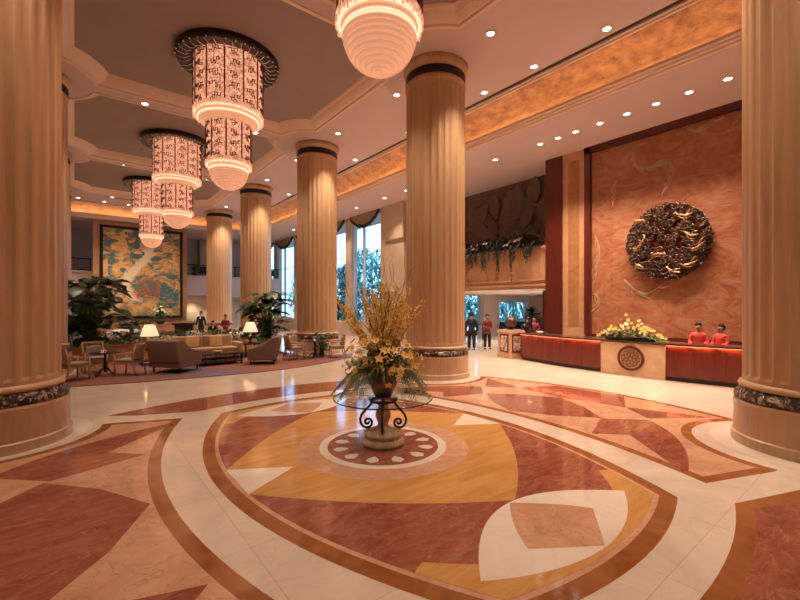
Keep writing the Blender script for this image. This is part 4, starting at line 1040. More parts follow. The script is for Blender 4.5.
for a, c, d, _ in spots:
    b = MB(); flame(b, [a, c, d], 0.045, -0.27, 0.05); flame(b, [(a[0], a[1] - .05), (c[0] + .05, c[1] - .09), (d[0] + .08, d[1] - .13)], 0.025, -0.26, 0.04); flame(b, [c, ((c[0] + d[0]) / 2 + .06, (c[1] + d[1]) / 2 + .09), (d[0] + .02, d[1] + .12)], 0.022, -0.26, 0.03); flame(b, [a, (a[0] + .05, a[1] + .06), (a[0] + .12, a[1] + .05)], 0.03, -0.26, 0.04); b.build('gilded_creature', 'gold', t)
# wall reliefs
reliefs = [
 ([(6.45, 7.72), (6.38, 7.25), (6.1, 7.05), (5.75, 7.02), (5.45, 7.12), (5.2, 6.85), (5.2, 6.5), (5.32, 6.12)], 0.11, 'S-shaped raised ribbon relief high on the red marble wall'),
 ([(6.99, 6.85), (7.12, 6.45), (7.08, 6.1)], 0.09, 'small raised leaf relief left of the S-shaped ribbon'),
 ([(3.2, 6.75), (3.45, 6.5), (3.6, 6.15), (3.8, 5.66)], 0.06, 'long raised feather relief high beside the right column'),
 ([(4.06, 3.6), (3.98, 3.2), (4.05, 2.85), (4.22, 2.5)], 0.06, 'curved raised tail relief at lower right of the medallion'),
 ([(6.75, 3.08), (6.4, 2.68), (6.0, 2.52), (5.5, 2.82)], 0.10, 'raised wing relief at lower left of the medallion'),
 ([(7.86, 4.9), (7.68, 4.3), (7.78, 3.6), (7.84, 3.0)], 0.07, 'raised curved relief along the left edge of the red wall'),
 ([(7.9, 2.6), (7.7, 2.3), (7.86, 1.9)], 0.09, 'low raised relief at the left edge of the red wall'),
 ([(7.8, 1.68), (7.5, 1.58), (7.15, 1.5)], 0.06, 'flat raised relief just above the counter at wall left'),
 ([(4.75, 8.02), (4.5, 7.85), (4.3, 7.95), (4.0, 8.08)], 0.12, 'raised cloud relief under the top frame of the red wall'),
 ([(7.25, 7.85), (7.1, 7.5), (7.0, 7.3)], 0.06, 'faint raised relief near the top left of red wall'),
 ([(3.4, 4.2), (3.2, 3.7), (3.25, 3.2)], 0.06, 'raised relief right of the medallion near the column')]
for pts, w, lb in reliefs:
    cy_ = sum(p[0] for p in pts) / len(pts); cz_ = sum(p[1] for p in pts) / len(pts)
    b = MB(); q_ = [(y_ - cy_, z_ - cz_) for y_, z_ in pts]; flame(b, q_, w * 0.80, 0.0, 0.035)
    if w > 0.065:
        for i_ in range(len(q_) - 1):
            for f_ in (0.25, 0.75):
                ay, az_ = q_[i_][0] * (1 - f_) + q_[i_ + 1][0] * f_, q_[i_][1] * (1 - f_) + q_[i_ + 1][1] * f_
                ty, tz = q_[i_ + 1][0] - q_[i_][0], q_[i_ + 1][1] - q_[i_][1]; ln = math.hypot(ty, tz); ty, tz = ty / ln, tz / ln
                flame(b, [(ay, az_), (ay + ty * .10 - tz * w * .8, az_ + tz * .10 + ty * w * .8), (ay + ty * .30 - tz * w * 1.3, az_ + tz * .30 + ty * w * 1.3)], w * 0.36, 0.0, 0.03); o = b.build('wall_relief', 'relief', None, (XW, cy_, cz_)); tag(o, lb, 'wall relief', 'raised reliefs on the red marble wall')

# relief wall leaves behind the gallery
t = thing('leaf_relief_panel', 'glossy dark brown relief of broad leaves on the gallery wall', 'wall sculpture', (17.6, 14.5, 6.4))
b = MB(); rn = random.Random(5)
for k in range(60):
    y_ = rn.uniform(-4.6, 4.0); z_ = rn.uniform(-1.6, 0.75); a = rn.uniform(-0.4, 2.6); L = rn.uniform(0.8, 1.6)
    d = Vector((-0.06, math.cos(a), math.sin(a) * .6)); b.leaf((-0.03, y_, z_), d, L, L * 0.5, Vector((-1, 0, 0)), 0.1)
b.build('relief_leaves', plain('brown_relief_leaf', (0.125, 0.078, 0.060), 0.28, noise=0.3, scale=3), t)

# parapet planting
def trailing(label, loc, L, seed):
    rn = random.Random(seed); t = thing('parapet_planting', label, 'plant', loc)
    b = MB().rbox((-0.18, -L / 2, 0), (0.18, L / 2, 0.16), 0.03); b.build('planter_box', 'pot', t)
    b = MB()
    for k in range(650):
        y_ = rn.uniform(-L / 2 - .2, L / 2 + .2); d = Vector((rn.uniform(-1, .3), rn.uniform(-1, 1), rn.uniform(-.3, 1.2))); b.leaf((rn.uniform(-.2, .1), y_, rn.uniform(0.05, 0.5)), d, rn.uniform(0.25, 0.5), 0.09, Vector((0, 0, 1)), 0.5)
    for k in range(60):
        y_ = rn.uniform(-L / 2, L / 2) if k % 2 else rn.choice((-1.6, -.6, .3, 1.4, 2.0)) * L / 5.5 + rn.uniform(-.12, .12); ln = rn.uniform(0.3, 1.0) if k % 2 == 0 else rn.uniform(.2, .5)
        pts = [(-0.25, y_, 0.15), (-0.34, y_ + .03, 0.0), (-0.36, y_ + rn.uniform(-.1, .1), -ln * .5), (-0.35, y_ + rn.uniform(-.12, .12), -ln)]; b.tube(pts, 0.008, 3)
        for j in range(14):
            q = j / 9; b.leaf((-0.36, y_, -ln * q), (rn.uniform(-1, 0), rn.uniform(-1, 1), -0.8), 0.14, 0.05, Vector((0, 0, 1)), 0.3, 0, 2)
    b.build('foliage', 'leafdark', t)
    fm = plain('dusty_pink_flower', (0.30, 0.18, 0.15), 0.6)
    for k in range(24):
        b = MB(); petals(b, Vector((rn.uniform(-.42, -.2), rn.uniform(-L * .38, L * .38), rn.uniform(0.1, 0.42))), (-1, rn.uniform(-.5, .5), .5), 0.10, 5, 0, 0.4)
        b.build('pale_flower', fm, t)
trailing('dark trailing plants with pale flowers on the gallery parapet', (15.98, 12.85, 4.74), 4.8, 9)

# ================================================================ PEOPLE
def skin_mesh(name, verts, edges, radii, mat, parent, sub=1, root=0):
    me = bpy.data.meshes.new(name); me.from_pydata(verts, edges, []); me.materials.append(M[mat])
    o = bpy.data.objects.new(name, me); COL.objects.link(o); o.parent = parent
    md = o.modifiers.new('skin', 'SKIN'); md.use_smooth_shade = True
    sv = me.skin_vertices[0].data
    for i, r in enumerate(radii):
        sv[i].radius = r if isinstance(r, tuple) else (r, r); sv[i].use_root = (i == root)
    s_ = o.modifiers.new('sub', 'SUBSURF'); s_.levels = sub; s_.render_levels = sub
    return o
def person(label, loc, rz, H=1.7, top='black', bottom='black', female=False, sit=False, arms='down', bun=False, tool=None):
    """faces -Y in its own frame"""
    k = H / 1.75; t = thing('person', label, 'person', loc, rz)
    def V(x, y, z): return (x * k, y * k, z * k)
    sw = 0.17 if female else 0.20; hp = 0.10
    dz = -0.42 if sit else 0.0
    pel = V(0, 0, 0.93 + dz); vs = [pel, V(0, -0.01, 1.10 + dz), V(0, 0, 1.28 + dz), V(0, 0, 1.42 + dz), V(0, -0.005, 1.50 + dz), V(0, -0.02, 1.60 + dz), V(0, -0.02, 1.70 + dz)]
    rd = [(0.15 * k, 0.11 * k), (0.13 * k, 0.095 * k), (0.155 * k, 0.11 * k), (0.12 * k, 0.08 * k), (0.052 * k, 0.052 * k), (0.082 * k, 0.095 * k), (0.062 * k, 0.075 * k)]
    ed = [(0, 1), (1, 2), (2, 3), (3, 4), (4, 5), (5, 6)]
    armv = []
    for s in (-1, 1):
        b0 = len(vs)
        if arms == 'front': el, wr, hd = V(s * (sw + .05), -0.02, 1.12 + dz), V(s * 0.09, -0.24, 1.10 + dz), V(s * 0.02, -0.27, 1.12 + dz)
        elif arms == 'counter': el, wr, hd = V(s * (sw + .06), -0.03, 1.14 + dz), V(s * 0.15, -0.25, 1.09 + dz), V(s * 0.12, -0.33, 1.09 + dz)
        else: el, wr, hd = V(s * (sw + .06), 0.02, 1.12 + dz), V(s * (sw + .07), -0.03, 0.88 + dz), V(s * (sw + .065), -0.045, 0.80 + dz)
        vs += [V(s * (sw - 0.015), 0, 1.375 + dz), el, wr, hd]; rd += [0.056 * k, 0.043 * k, 0.028 * k, 0.034 * k]
        ed += [(3, b0), (b0, b0 + 1), (b0 + 1, b0 + 2), (b0 + 2, b0 + 3)]; armv.append((b0, hd, wr))
    legs = []
    for s in (-1, 1):
        b0 = len(vs)
        if sit: pts = [V(s * hp, -0.05, 0.50), V(s * hp, -0.42, 0.50), V(s * hp, -0.42, 0.08), V(s * hp, -0.54, 0.04)]
        else: pts = [V(s * hp, 0, 0.86), V(s * (hp + .01), -0.01, 0.48), V(s * (hp + .02), 0.02, 0.08), V(s * (hp + .03), -0.10, 0.035)]
        vs += pts; rd += [0.082 * k, 0.056 * k, 0.038 * k, 0.035 * k]; ed += [(0, b0), (b0, b0 + 1), (b0 + 1, b0 + 2), (b0 + 2, b0 + 3)]; legs.append(b0)
    slim = []
    for i, r in enumerate(rd):
        r = r if isinstance(r, tuple) else (r, r); q = 0.78 if (i <= 3 or i > 6) else (1.12 if i >= 5 else 1.0)
        if i in (armv[0][0] + 3, armv[1][0] + 3): q = 1.0
        slim.append((r[0] * q, r[1] * q))
    body = skin_mesh('body', vs, ed, slim, 'skin', t, 2)
    # fingers
    fg = MB()
    for (b0, hd, wr), s in zip(armv, (-1, 1)):
        hd = Vector(hd); d = (hd - Vector(wr)).normalized(); side = d.cross(Vector((1, 0, 0))).normalized() if abs(d.x) < .8 else d.cross(Vector((0, 0, 1))).normalized()
        for q in range(4):
            o_ = side * (q - 1.5) * 0.017 * k; L = (0.075, 0.085, 0.08, 0.062)[q] * k; cv = Vector((-s, 0, 0)) * 0.02 * k
            fg.tube([hd + o_, hd + o_ + d * L * .5, hd + o_ + d * L + cv], [0.009 * k, 0.008 * k, 0.006 * k], 5)
        fg.tube([hd - d * 0.03 * k + side * -0.03 * k, hd - side * 0.05 * k + d * 0.01 * k, hd - side * 0.048 * k + d * 0.04 * k], [0.011 * k, 0.009 * k, 0.007 * k], 5)
    fg.build('fingers', 'skin', body)
    # jacket / blouse
    vs_c = len(vs); vs.append(V(0, -0.003, 1.485 + dz)); rd.append((0.050 * k, 0.050 * k)); ed.append((3, vs_c))
    vs_h = len(vs); vs.append(V(0, 0, 0.84 + dz)); rd.append((0.150 * k, 0.115 * k)); ed.append((0, vs_h))
    idx = [0, 1, 2, 3, vs_c, vs_h] + [b0 + j for b0, _, _ in armv for j in range(3)]
    mp_ = {v: i for i, v in enumerate(idx)}; jv = [vs[i] for i in idx]; jr = []
    for i in idx:
        r = rd[i]; r = r if isinstance(r, tuple) else (r, r); jr.append((r[0] + 0.020 * k, r[1] + 0.020 * k))
    jr[3] = (jr[3][0] * 0.95, jr[3][1])
    je = [(mp_[a], mp_[b]) for a, b in ed if a in mp_ and b in mp_]
    skin_mesh('jacket', jv, je, jr, top, t, 2)
    ed = [e for e in ed if e != (0, vs_h)]; vs_w = len(vs); vs.append(V(0, 0, 1.03 + dz)); rd.append((0.13 * k, 0.095 * k)); ed.append((0, vs_w))
    idx = [0] + [b0 + j for b0 in legs for j in range(3)] + [vs_w]; mp_ = {v: i for i, v in enumerate(idx)}
    lr = [(0.165 * k, 0.125 * k)] + [(x * k, x * k) for _ in legs for x in (0.108, 0.090, 0.074)] + [(0.135 * k, 0.10 * k)]
    skin_mesh('trousers', [vs[i] for i in idx], [(mp_[a], mp_[b]) for a, b in ed if a in mp_ and b in mp_], lr, bottom, t, 2)
    sh = MB()
    for b0 in legs:
        p = Vector(vs[b0 + 3]); sh.ball((p.x, p.y + 0.03 * k, 0.035 * k + (p.z - 0.035 * k)), 0.05 * k, 0, 6, (0.9, 2.4, 0.8))
    sh.build('shoes', 'hair', t)
    # head details
    hz = 1.645 + dz
    hb = MB(); c = V(0, 0.012, hz + 0.025)
    prof = []
    hb.ball(c, 0.103 * k, 0, 10, (0.92, 1.05, 1.12))
    hb.v = [(x, (y if (z > c[2] + 0.035 * k or y > c[1]) else c[1] + (y - c[1]) * 0.15), z) if True else 0 for x, y, z in hb.v]
    if bun: hb.ball(V(0, 0.12, hz + 0.02), 0.045 * k, 0, 6)
    if female: hb.ball(V(0, 0.06, hz - 0.03), 0.075 * k, 0, 6)
    hb.build('hair', 'hair', t)
    f = MB()
    for s in (-1, 1): f.ball(V(s * 0.032, -0.108, hz + 0.005), 0.011 * k, 0, 4); f.ball(V(s * 0.082, -0.012, hz), 0.018 * k, 1, 5, (.5, 1, 1.5))
    f.ball(V(0, -0.118, hz - 0.02), 0.014 * k, 1, 4, (.8, 1.1, 1.6)); f.ball(V(0, -0.106, hz - 0.055), 0.02 * k, 2, 4, (1.2, .5, .35))
    f.build('face', ['eye', 'skin', 'lips'], body)
    if tool == 'papers': MB().box(V(-0.12, -0.42, 1.10), V(0.1, -0.27, 1.12)).build('papers', 'shirt', t)
    if top == 'black' and not female: MB().ball(V(0, -0.085, 1.36 + dz), 0.05 * k, 0, 6, (0.7, 0.6, 1.8)).build('shirt_front', 'shirt', t)
    return t
def facing(loc, tgt=(0, 0)): return math.atan2(tgt[1] - loc[1], tgt[0] - loc[0]) + PI / 2
person('woman in coral red jacket behind the counter, left of the two receptionists', (14.25, 3.95, 0), facing((14.25, 3.95), (11, 3.2)), 1.60, 'redjacket', 'black', True, arms='counter', bun=True)
person('woman in coral red jacket behind the counter, nearer the right column', (14.25, 3.42, 0), facing((14.25, 3.42), (12.4, 4.3)), 1.58, 'redjacket', 'black', True, arms='counter', bun=True)
person('man in a black suit standing before the low lobby opening, back turned', (14.85, 13.2, 0), facing((14.85, 13.2), (20, 19)), 1.78, 'black', 'black')
person('woman in maroon blouse and long black trousers beside the man in black', (15.75, 13.0, 0), facing((15.75, 13.0), (12.5, 8)), 1.68, 'maroon', 'black', True, arms='front', bun=True)
person('person in dark red at the desk behind the bronze sphere', (16.0, 10.55, 0), facing((16, 10.55), (12, 8)), 1.62, 'maroon', 'black', True, arms='counter')
def px_at(px, z):
    """world X, Y for a picture column and a depth"""
    cx = (px - 400) / 410 * z; c_, s_ = math.cos(R(YAW)), math.sin(R(YAW)); return (cx * c_ + z * s_, -cx * s_ + z * c_)
p = px_at(201, 25.5); person('man in black suit standing in the dining lounge before the beige niche', (*p, 0), facing(p, (3, 24)), 1.76, 'black', 'black')
p = px_at(225.5, 22.5); person('waitress in maroon standing in the dining lounge by the far column', (*p, 0), facing(p), 1.62, 'maroon', 'black', True, arms='front', bun=True)

# ================================================================ LOUNGE
# carpet
b = MB(); front = arc3((-3.6, 15.2), (3.9, 12.7), (8.3, 14.2), 24)
front = [(-3.8, 14.6), (-1.8, 14.05), (0.1, 13.55), (1.5, 13.22), (3.2, 13.0), (4.4, 12.92), (5.2, 12.95), (6.4, 13.2), (7.6, 13.7), (8.9, 14.4), (10.0, 15.1)]
front = [(-2.2, 15.7), (-2.2, 14.16)] + front[2:-1]
b.prism(front + [(9.6, 15.4), (7.45, 15.75), (7.45, 20.5), (0.1, 20.5), (0.1, 15.8)], 0.004, 0.02); c_o = b.build('lounge_carpet', 'carpet'); tag(c_o, 'rust and blue-grey patterned carpet under the lounge seating', 'carpet')
# planter wall
pl = [(-2.6, 19.3), (-0.5, 18.9), (1.6, 18.6), (4.2, 18.4), (6.0, 18.0), (7.2, 17.75)]
def strip_poly(pts, w):
    L = [Vector(p) for p in pts]; a = []; b_ = []
    for i, p in enumerate(L):
        tg = (L[min(i + 1, len(L) - 1)] - L[max(i - 1, 0)]).normalized(); nn = Vector((-tg.y, tg.x)); a.append(tuple(p)); b_.append(tuple(p + nn * w))
    return a + b_[::-1]
t = thing('marble_planter', 'long low curved marble planter behind the sofa and armchairs', 'planter')
MB().prism(strip_poly(pl, 0.7), 0.02, 0.60).build('planter_wall', 'pierstone', t)
b = MB().prism(strip_poly([(x, y - 0.04) for x, y in pl], 0.78), 0.60, 0.66); b.build('planter_coping', 'pierstone', t)
rn = random.Random(21)
def along(pts, q):
    q = q * (len(pts) - 1); i = min(len(pts) - 2, int(q)); f = q - i; return (pts[i][0] + (pts[i + 1][0] - pts[i][0]) * f, pts[i][1] + (pts[i + 1][1] - pts[i][1]) * f)
b = MB()
for k in range(2600):
    x, y = along(pl, rn.random()); y += rn.uniform(0.05, 0.6); h = rn.uniform(0, 0.42)
    b.leaf((x, y, 0.64 + h), (rn.uniform(-1, 1), rn.uniform(-1, .6), rn.uniform(0, 1.1)), rn.uniform(0.14, 0.28), rn.uniform(0.05, 0.10), Vector((0, 0, 1)), 0.4, 1 if rn.random() < .55 else 0, 2)
o = b.build('hedge_plants', ['leaf', 'leaf2']); tag(o, 'low leafy green planting filling the long marble planter', 'plant'); o['kind'] = 'stuff'
# big leaved plants
def big_plant(label, loc, Hh, Rr, n, seed, LS=0.62, low=0.2):
    rn = random.Random(seed); t = thing('broadleaf_plant', label, 'plant', loc)
    st = MB(); fl = MB()
    for k in range(n):
        az = 2 * PI * k * 0.382 + rn.uniform(-.3, .3); hh = low + (Hh - low) * (rn.random() ** 0.8); spread = Rr * rn.uniform(0.25, 1.0) * (1.15 - 0.45 * hh / Hh)
        tip = Vector((math.cos(az) * spread, math.sin(az) * spread, hh)); st.tube([(0.08 * math.cos(az), 0.08 * math.sin(az), 0), (tip.x * .35, tip.y * .35, hh * .7), tuple(tip)], [0.018, 0.014, 0.008], 4)
        L = LS * rn.uniform(0.7, 1.15); d = Vector((math.cos(az), math.sin(az), rn.uniform(-.3, .35)))
        fl.leaf(tip - d * L * .2, d, L, L * 0.78, Vector((rn.uniform(-.25, .25), rn.uniform(-.25, .25), 1)), 0.28, 0)
    st.build('stems', 'leaf2', t); fl.build('foliage', 'leaf', t); return t
big_plant('tall broad-leaved dark green plant beside the massive left column', (0.45, 19.15, 0.55), 2.55, 1.2, 150, 4, 0.66, 0.15)
big_plant('broad-leaved plant in the planter before the middle column', (6.75, 18.15, 0.55), 2.15, 1.0, 95, 8, 0.66, 0.1)
big_plant('small bright leafy plant at the foot of the middle column', (8.1, 15.45, 0.03), 0.95, 0.35, 34, 12, 0.30, 0.1)

def make_armchair(label):
    t = thing('armchair', label, 'armchair', group='taupe lounge armchairs')
    # front is -Y
    b = MB(); b.rbox((-0.46, -0.42, 0.14), (0.46, 0.42, 0.40), 0.04); b.build('seat_base', 'taupe', t)
    b = MB(); b.rbox((-0.33, -0.43, 0.38), (0.33, 0.28, 0.52), 0.05); b.build('seat_cushion', 'taupe', t)
    Mx = Matrix.Translation((0, 0.30, 0.30)) @ Matrix.Rotation(R(-10), 4, 'X')
    b = MB(); b.rbox((-0.46, -0.02, 0.0), (0.46, 0.16, 0.60), 0.05, 0, Mx); b.build('backrest', 'taupe', t)
    for s in (-1, 1):
        x0, x1 = (s * 0.34, s * 0.47) if s > 0 else (-0.47, -0.34)
        prof = [(-0.44, 0.14), (-0.44, 0.50), (-0.30, 0.54), (0.0, 0.62), (0.22, 0.78), (0.36, 0.88), (0.44, 0.86), (0.42, 0.14)]
        n = len(prof); vs = [(x0, y_, z_) for y_, z_ in prof] + [(x1, y_, z_) for y_, z_ in prof]
        bm_ = MB().add(vs, [tuple(range(n)), tuple(range(2 * n - 1, n - 1, -1))] + [(i, n + i, n + (i + 1) % n, (i + 1) % n) for i in range(n)])
        o = bm_.build('armrest', 'taupe', t); md = o.modifiers.new('bevel', 'BEVEL'); md.width = 0.03; md.segments = 3
    for sx in (-1, 1):
        for sy in (-1, 1): MB().lathe([(0.018, 0), (0.028, 0.15)], 8, (sx * 0.38, sy * 0.35, 0)).build('leg', 'blackwood', t)
    return t
CZ = 0.021
a0 = make_armchair('taupe armchair seen from its back corner, left of the coffee table'); a0.location = (2.55, 14.75, CZ); a0.rotation_euler = (0, 0, R(132)); a0.scale = (1.18,) * 3
a1 = dup(a0, (5.42, 14.85, CZ), R(-116), 'taupe armchair facing left, to the right of the coffee table')
a1.scale = (1.12,) * 3
# sofa
t = thing('sofa', 'long tan sofa with two gold cushions behind the coffee table', 'sofa', (3.95, 17.2, CZ))
MB().rbox((-1.25, -0.48, 0.10), (1.25, 0.42, 0.34), 0.04).build('seat_base', 'tan', t)
for x in (-0.73, 0.0, 0.73): MB().rbox((x - 0.36, -0.50, 0.33), (x + 0.36, 0.2, 0.48), 0.05).build('seat_cushion', 'tan', t)
for x in (-0.55, 0.55): MB().rbox((x - 0.55, 0.12, 0.32), (x + 0.55, 0.42, 0.92), 0.07).build('backrest', 'tan', t)
for s in (-1, 1): MB().rbox((s * 1.22 - 0.12, -0.48, 0.10), (s * 1.22 + 0.12, 0.42, 0.64), 0.06).build('armrest', 'tan', t)
for sx in (-1, 1):
    for sy in (-1, 1): MB().lathe([(0.02, 0), (0.03, 0.11)], 8, (sx * 1.15, sy * 0.38, 0)).build('leg', 'blackwood', t)
for x, lb in ((-0.42, 'square gold cushion on the sofa, the left one'), (0.42, 'square gold cushion on the sofa, the right one')):
    Mx = Matrix.Translation((3.95 + x, 17.15, CZ + 0.49)) @ Matrix.Rotation(R(-16), 4, 'X')
    b = MB(); b.rbox((-0.23, -0.05, 0), (0.23, 0.09, 0.44), 0.045, 0, None); o = b.build('gold_cushion', 'cushion'); o.matrix_world = Mx; tag(o, lb, 'cushion', 'gold cushions on the sofa')
# coffee table
t = thing('coffee_table', 'low black lacquer coffee table with open lower rails', 'table', (4.05, 15.6, CZ), R(3))
MB().rbox((-0.75, -0.40, 0.36), (0.75, 0.40, 0.41), 0.01).build('tabletop', 'blackwood', t)
MB().box((-0.70, -0.36, 0.08), (0.70, 0.36, 0.11)).build('shelf', 'blackwood', t)
for sx in (-1, 1):
    for sy in (-1, 1): MB().box((sx * .70 - .03, sy * .35 - .03, 0), (sx * .70 + .03, sy * .35 + .03, .36)).build('leg', 'blackwood', t)
for k in range(1, 8):
    for sy in (-1, 1): MB().box((-0.70 + k * .175 - .01, sy * .36 - .01, 0.1), (-0.70 + k * .175 + .01, sy * .36 + .01, .36)).build('rail', 'blackwood', t)
t = thing('fruit_bowl', 'small wooden bowl on the black coffee table', 'bowl', (4.0, 15.5, CZ + 0.41))
MB().lathe([(0.05, 0), (0.12, 0.03), (0.16, 0.08), (0.15, 0.08), (0.10, 0.035), (0.02, 0.02)], 20).build('bowl_body', 'cushion', t)
# side tables and lamps
def side_table(label, loc):
    t = thing('side_table', label, 'table', loc)
    MB().rbox((-0.3, -0.3, 0.50), (0.3, 0.3, 0.55), 0.01).build('tabletop', 'blackwood', t)
    MB().box((-0.26, -0.26, 0.12), (0.26, 0.26, 0.15)).build('shelf', 'blackwood', t)
    for sx in (-1, 1):
        for sy in (-1, 1): MB().box((sx * .27 - .025, sy * .27 - .025, 0), (sx * .27 + .025, sy * .27 + .025, .5)).build('leg', 'blackwood', t)
    return t
def table_lamp(label, loc, s=1.0):
    t = thing('table_lamp', label, 'lamp', loc, 0, None, s)
    MB().lathe([(0.12, 0), (0.12, 0.03), (0.05, 0.05), (0.04, 0.10), (0.10, 0.18), (0.11, 0.26), (0.05, 0.34), (0.02, 0.38), (0.015, 0.50)], 20).build('lamp_base', 'bronze', t)
    MB().lathe([(0.30, 0.46), (0.16, 0.86), (0.155, 0.86), (0.295, 0.46)], 28, caps=False).build('lamp_shade', 'shade', t)
    L = bpy.data.lights.new('bulb', 'POINT'); L.energy = 14; L.color = (1, 0.7, 0.42); L.shadow_soft_size = 0.06
    o = bpy.data.objects.new('bulb', L); COL.objects.link(o); o.parent = t; o.location = (0, 0, 0.62)
    return t
side_table('dark side table under the left table lamp', (2.10, 17.0, CZ)); table_lamp('lit table lamp with cream shade, left of the sofa', (2.10, 17.0, CZ + 0.55), 1.0)
side_table('dark side table under the right table lamp', (5.72, 17.2, CZ)); table_lamp('lit table lamp with cream shade, right of the sofa', (5.72, 17.2, CZ + 0.55), 1.0)

def make_chair(label, group='light wood chairs around the small round tables'):
    t = thing('lounge_chair', label, 'chair', (0, 0, 0), 0, group)    # front is -Y
    MB().rbox((-0.28, -0.28, 0.40), (0.28, 0.26, 0.49), 0.035).build('seat', 'seatpad', t)
    MB().box((-0.29, -0.27, 0.35), (0.29, 0.27, 0.40)).build('seat_frame', 'chairwood', t)
    for s in (-1, 1):
        MB().tube([(s * 0.28, -0.25, 0), (s * 0.28, -0.25, 0.62)], 0.022, 6).build('leg', 'chairwood', t)
        MB().tube([(s * 0.27, 0.36, 0), (s * 0.27, 0.27, 0.25), (s * 0.27, 0.25, 0.45), (s * 0.26, 0.33, 0.92)], 0.022, 6).build('leg', 'chairwood', t)
        MB().tube([(s * 0.28, -0.27, 0.62), (s * 0.29, -0.05, 0.645), (s * 0.27, 0.27, 0.67)], 0.022, 6).build('armrest', 'chairwood', t)
    b = MB(); b.rbox((-0.27, 0.30, 0.86), (0.27, 0.35, 0.94), 0.015); b.box((-0.26, 0.255, 0.5), (0.26, 0.285, 0.54))
    for x in (-0.14, 0.0, 0.14):
        b.add([(x - .035, .26, .52), (x + .035, .26, .52), (x + .035, .325, .88), (x - .035, .325, .88), (x - .035, .28, .52), (x + .035, .28, .52), (x + .035, .345, .88), (x - .035, .345, .88)], [(0, 1, 2, 3), (7, 6, 5, 4), (0, 4, 5, 1), (1, 5, 6, 2), (2, 6, 7, 3), (3, 7, 4, 0)])
    b.build('backrest', 'chairwood', t)
    Mx = Matrix.Translation((0, 0.2, 0.48)) @ Matrix.Rotation(R(-10), 4, 'X')
    MB().rbox((-0.2, -0.05, 0.0), (0.2, 0.04, 0.34), 0.035, 0, Mx).build('back_cushion', 'seatpad', t)
    return t
def round_table(label, loc):
    t = thing('pedestal_table', label, 'table', loc)
    MB().lathe([(0.38, 0.66), (0.40, 0.67), (0.40, 0.685), (0.38, 0.69)], 32).build('tabletop', 'blackwood', t)
    MB().lathe([(0.03, 0.10), (0.03, 0.3), (0.05, 0.35), (0.03, 0.4), (0.035, 0.66)], 12).build('pedestal', 'blackwood', t)
    for k in range(4):
        a = PI / 4 + k * PI / 2; e = (math.cos(a), math.sin(a)); MB().tube([(0, 0, .2), (e[0] * .12, e[1] * .12, .19), (e[0] * .24, e[1] * .24, .05), (e[0] * .33, e[1] * .33, .02)], .02, 6).build('foot', 'blackwood', t)
    return t
round_table('small round dark table between light wood chairs, beside the left column', (0.72, 15.15, CZ))
round_table('small round dark table between light wood chairs, before the middle column', (7.55, 15.0, CZ))
ca = make_chair('light wood chair seen from behind, nearest the massive left column'); ca.location = (-0.02, 14.75, CZ); ca.rotation_euler = (0, 0, R(118))
dup(ca, (1.30, 14.85, CZ), R(-125), 'light wood chair at the left round table, next to the armchair')
dup(ca, (0.5, 16.1, CZ), R(8), 'tan padded chair behind the left round table, facing the camera')
dup(ca, (6.72, 15.1, CZ), R(90), 'light wood chair at the right round table, on its left side')
dup(ca, (8.35, 14.65, CZ), R(-110), 'light wood chair at the right round table, partly behind the ferns')
dup(ca, (7.2, 16.0, CZ), R(12), 'light wood chair behind the right round table, facing the camera')
for lb, loc in (('white cup and saucer on the left round table', (0.66, 15.1, CZ + 0.69)), ('white cup and saucer on the right round table', (7.5, 14.95, CZ + 0.69))):
    t = thing('teacup', lb, 'cup', loc); MB().lathe([(0.07, 0), (0.08, 0.012), (0.03, 0.012)], 16).build('saucer', 'cloth', t); MB().lathe([(0.025, 0.012), (0.04, 0.04), (0.042, 0.07), (0.038, 0.07), (0.02, 0.02)], 16).build('cup_body', 'cloth', t)

# dining lounge behind the planter
def dining_table(label, px, z, r=0.55):
    x, y = px_at(px, z); t = thing('dining_table', label, 'table', (x, y, 0))
    MB().lathe([(r, 0.02), (r * 0.97, 0.5), (r * .98, 0.74), (r * .95, 0.755), (0.01, 0.755)], 28).build('tablecloth', 'cloth', t); return (x, y)
def tub(label, px, z, rz, mat='tan', base=None):
    x, y = px_at(px, z); t = thing('tub_chair', label, 'chair', (x, y, 0), rz, 'tub chairs in the dining lounge')
    MB().lathe([(0.30, 0.1), (0.33, 0.2), (0.33, 0.44), (0.29, 0.46), (0.01, 0.46)], 20).build('seat', mat, t)
    b = MB(); n = 14; vs = []; fs = []
    for i in range(n + 1):
        a = PI * (-0.08 + 1.16 * i / n)
        hz = 0.62 + 0.22 * math.sin(max(0, min(PI, a)))
        for rr, zz in ((0.34, 0.1), (0.36, hz), (0.30, hz), (0.30, 0.42)): vs.append((rr * math.cos(a), rr * math.sin(a), zz))
    for i in range(n):
        for q in range(3): fs.append((4 * i + q, 4 * i + 4 + q, 4 * i + 5 + q, 4 * i + 1 + q))
    b.add(vs, fs, 0, True); b.build('backrest', mat, t)
    for k in range(4): a = PI / 4 + k * PI / 2; MB().lathe([(0.018, 0), (0.022, 0.12)], 6, (0.22 * math.cos(a), 0.22 * math.sin(a), 0)).build('leg', 'blackwood', t)
dining_table('white clothed table left of the dark buffet stand', 145, 24)
dining_table('white clothed table just right of the dark cabinet', 197, 22)
dining_table('white clothed table beside the waitress in maroon', 238, 21)
dining_table('white clothed table behind the left leafy plant', 118, 23)
tub('tan tub chair beyond the planter, left of the left lamp', 146, 21.5, 0.4)
tub('tan tub chair beyond the planter, nearest the right lamp', 210, 20.8, 0.9)
tub('tan tub chair beyond the planter, by the tall leafy plant', 128, 21.4, 2.2)
tub('tan tub chair farther back, beside the far column foot', 232, 23.5, 2.9)
x, y = px_at(213, 22.8); t_ = person('seated guest with dark hair between the dining tables', (x, y, 0), facing((x, y)), 1.68, 'black', 'black', False, True, 'front')
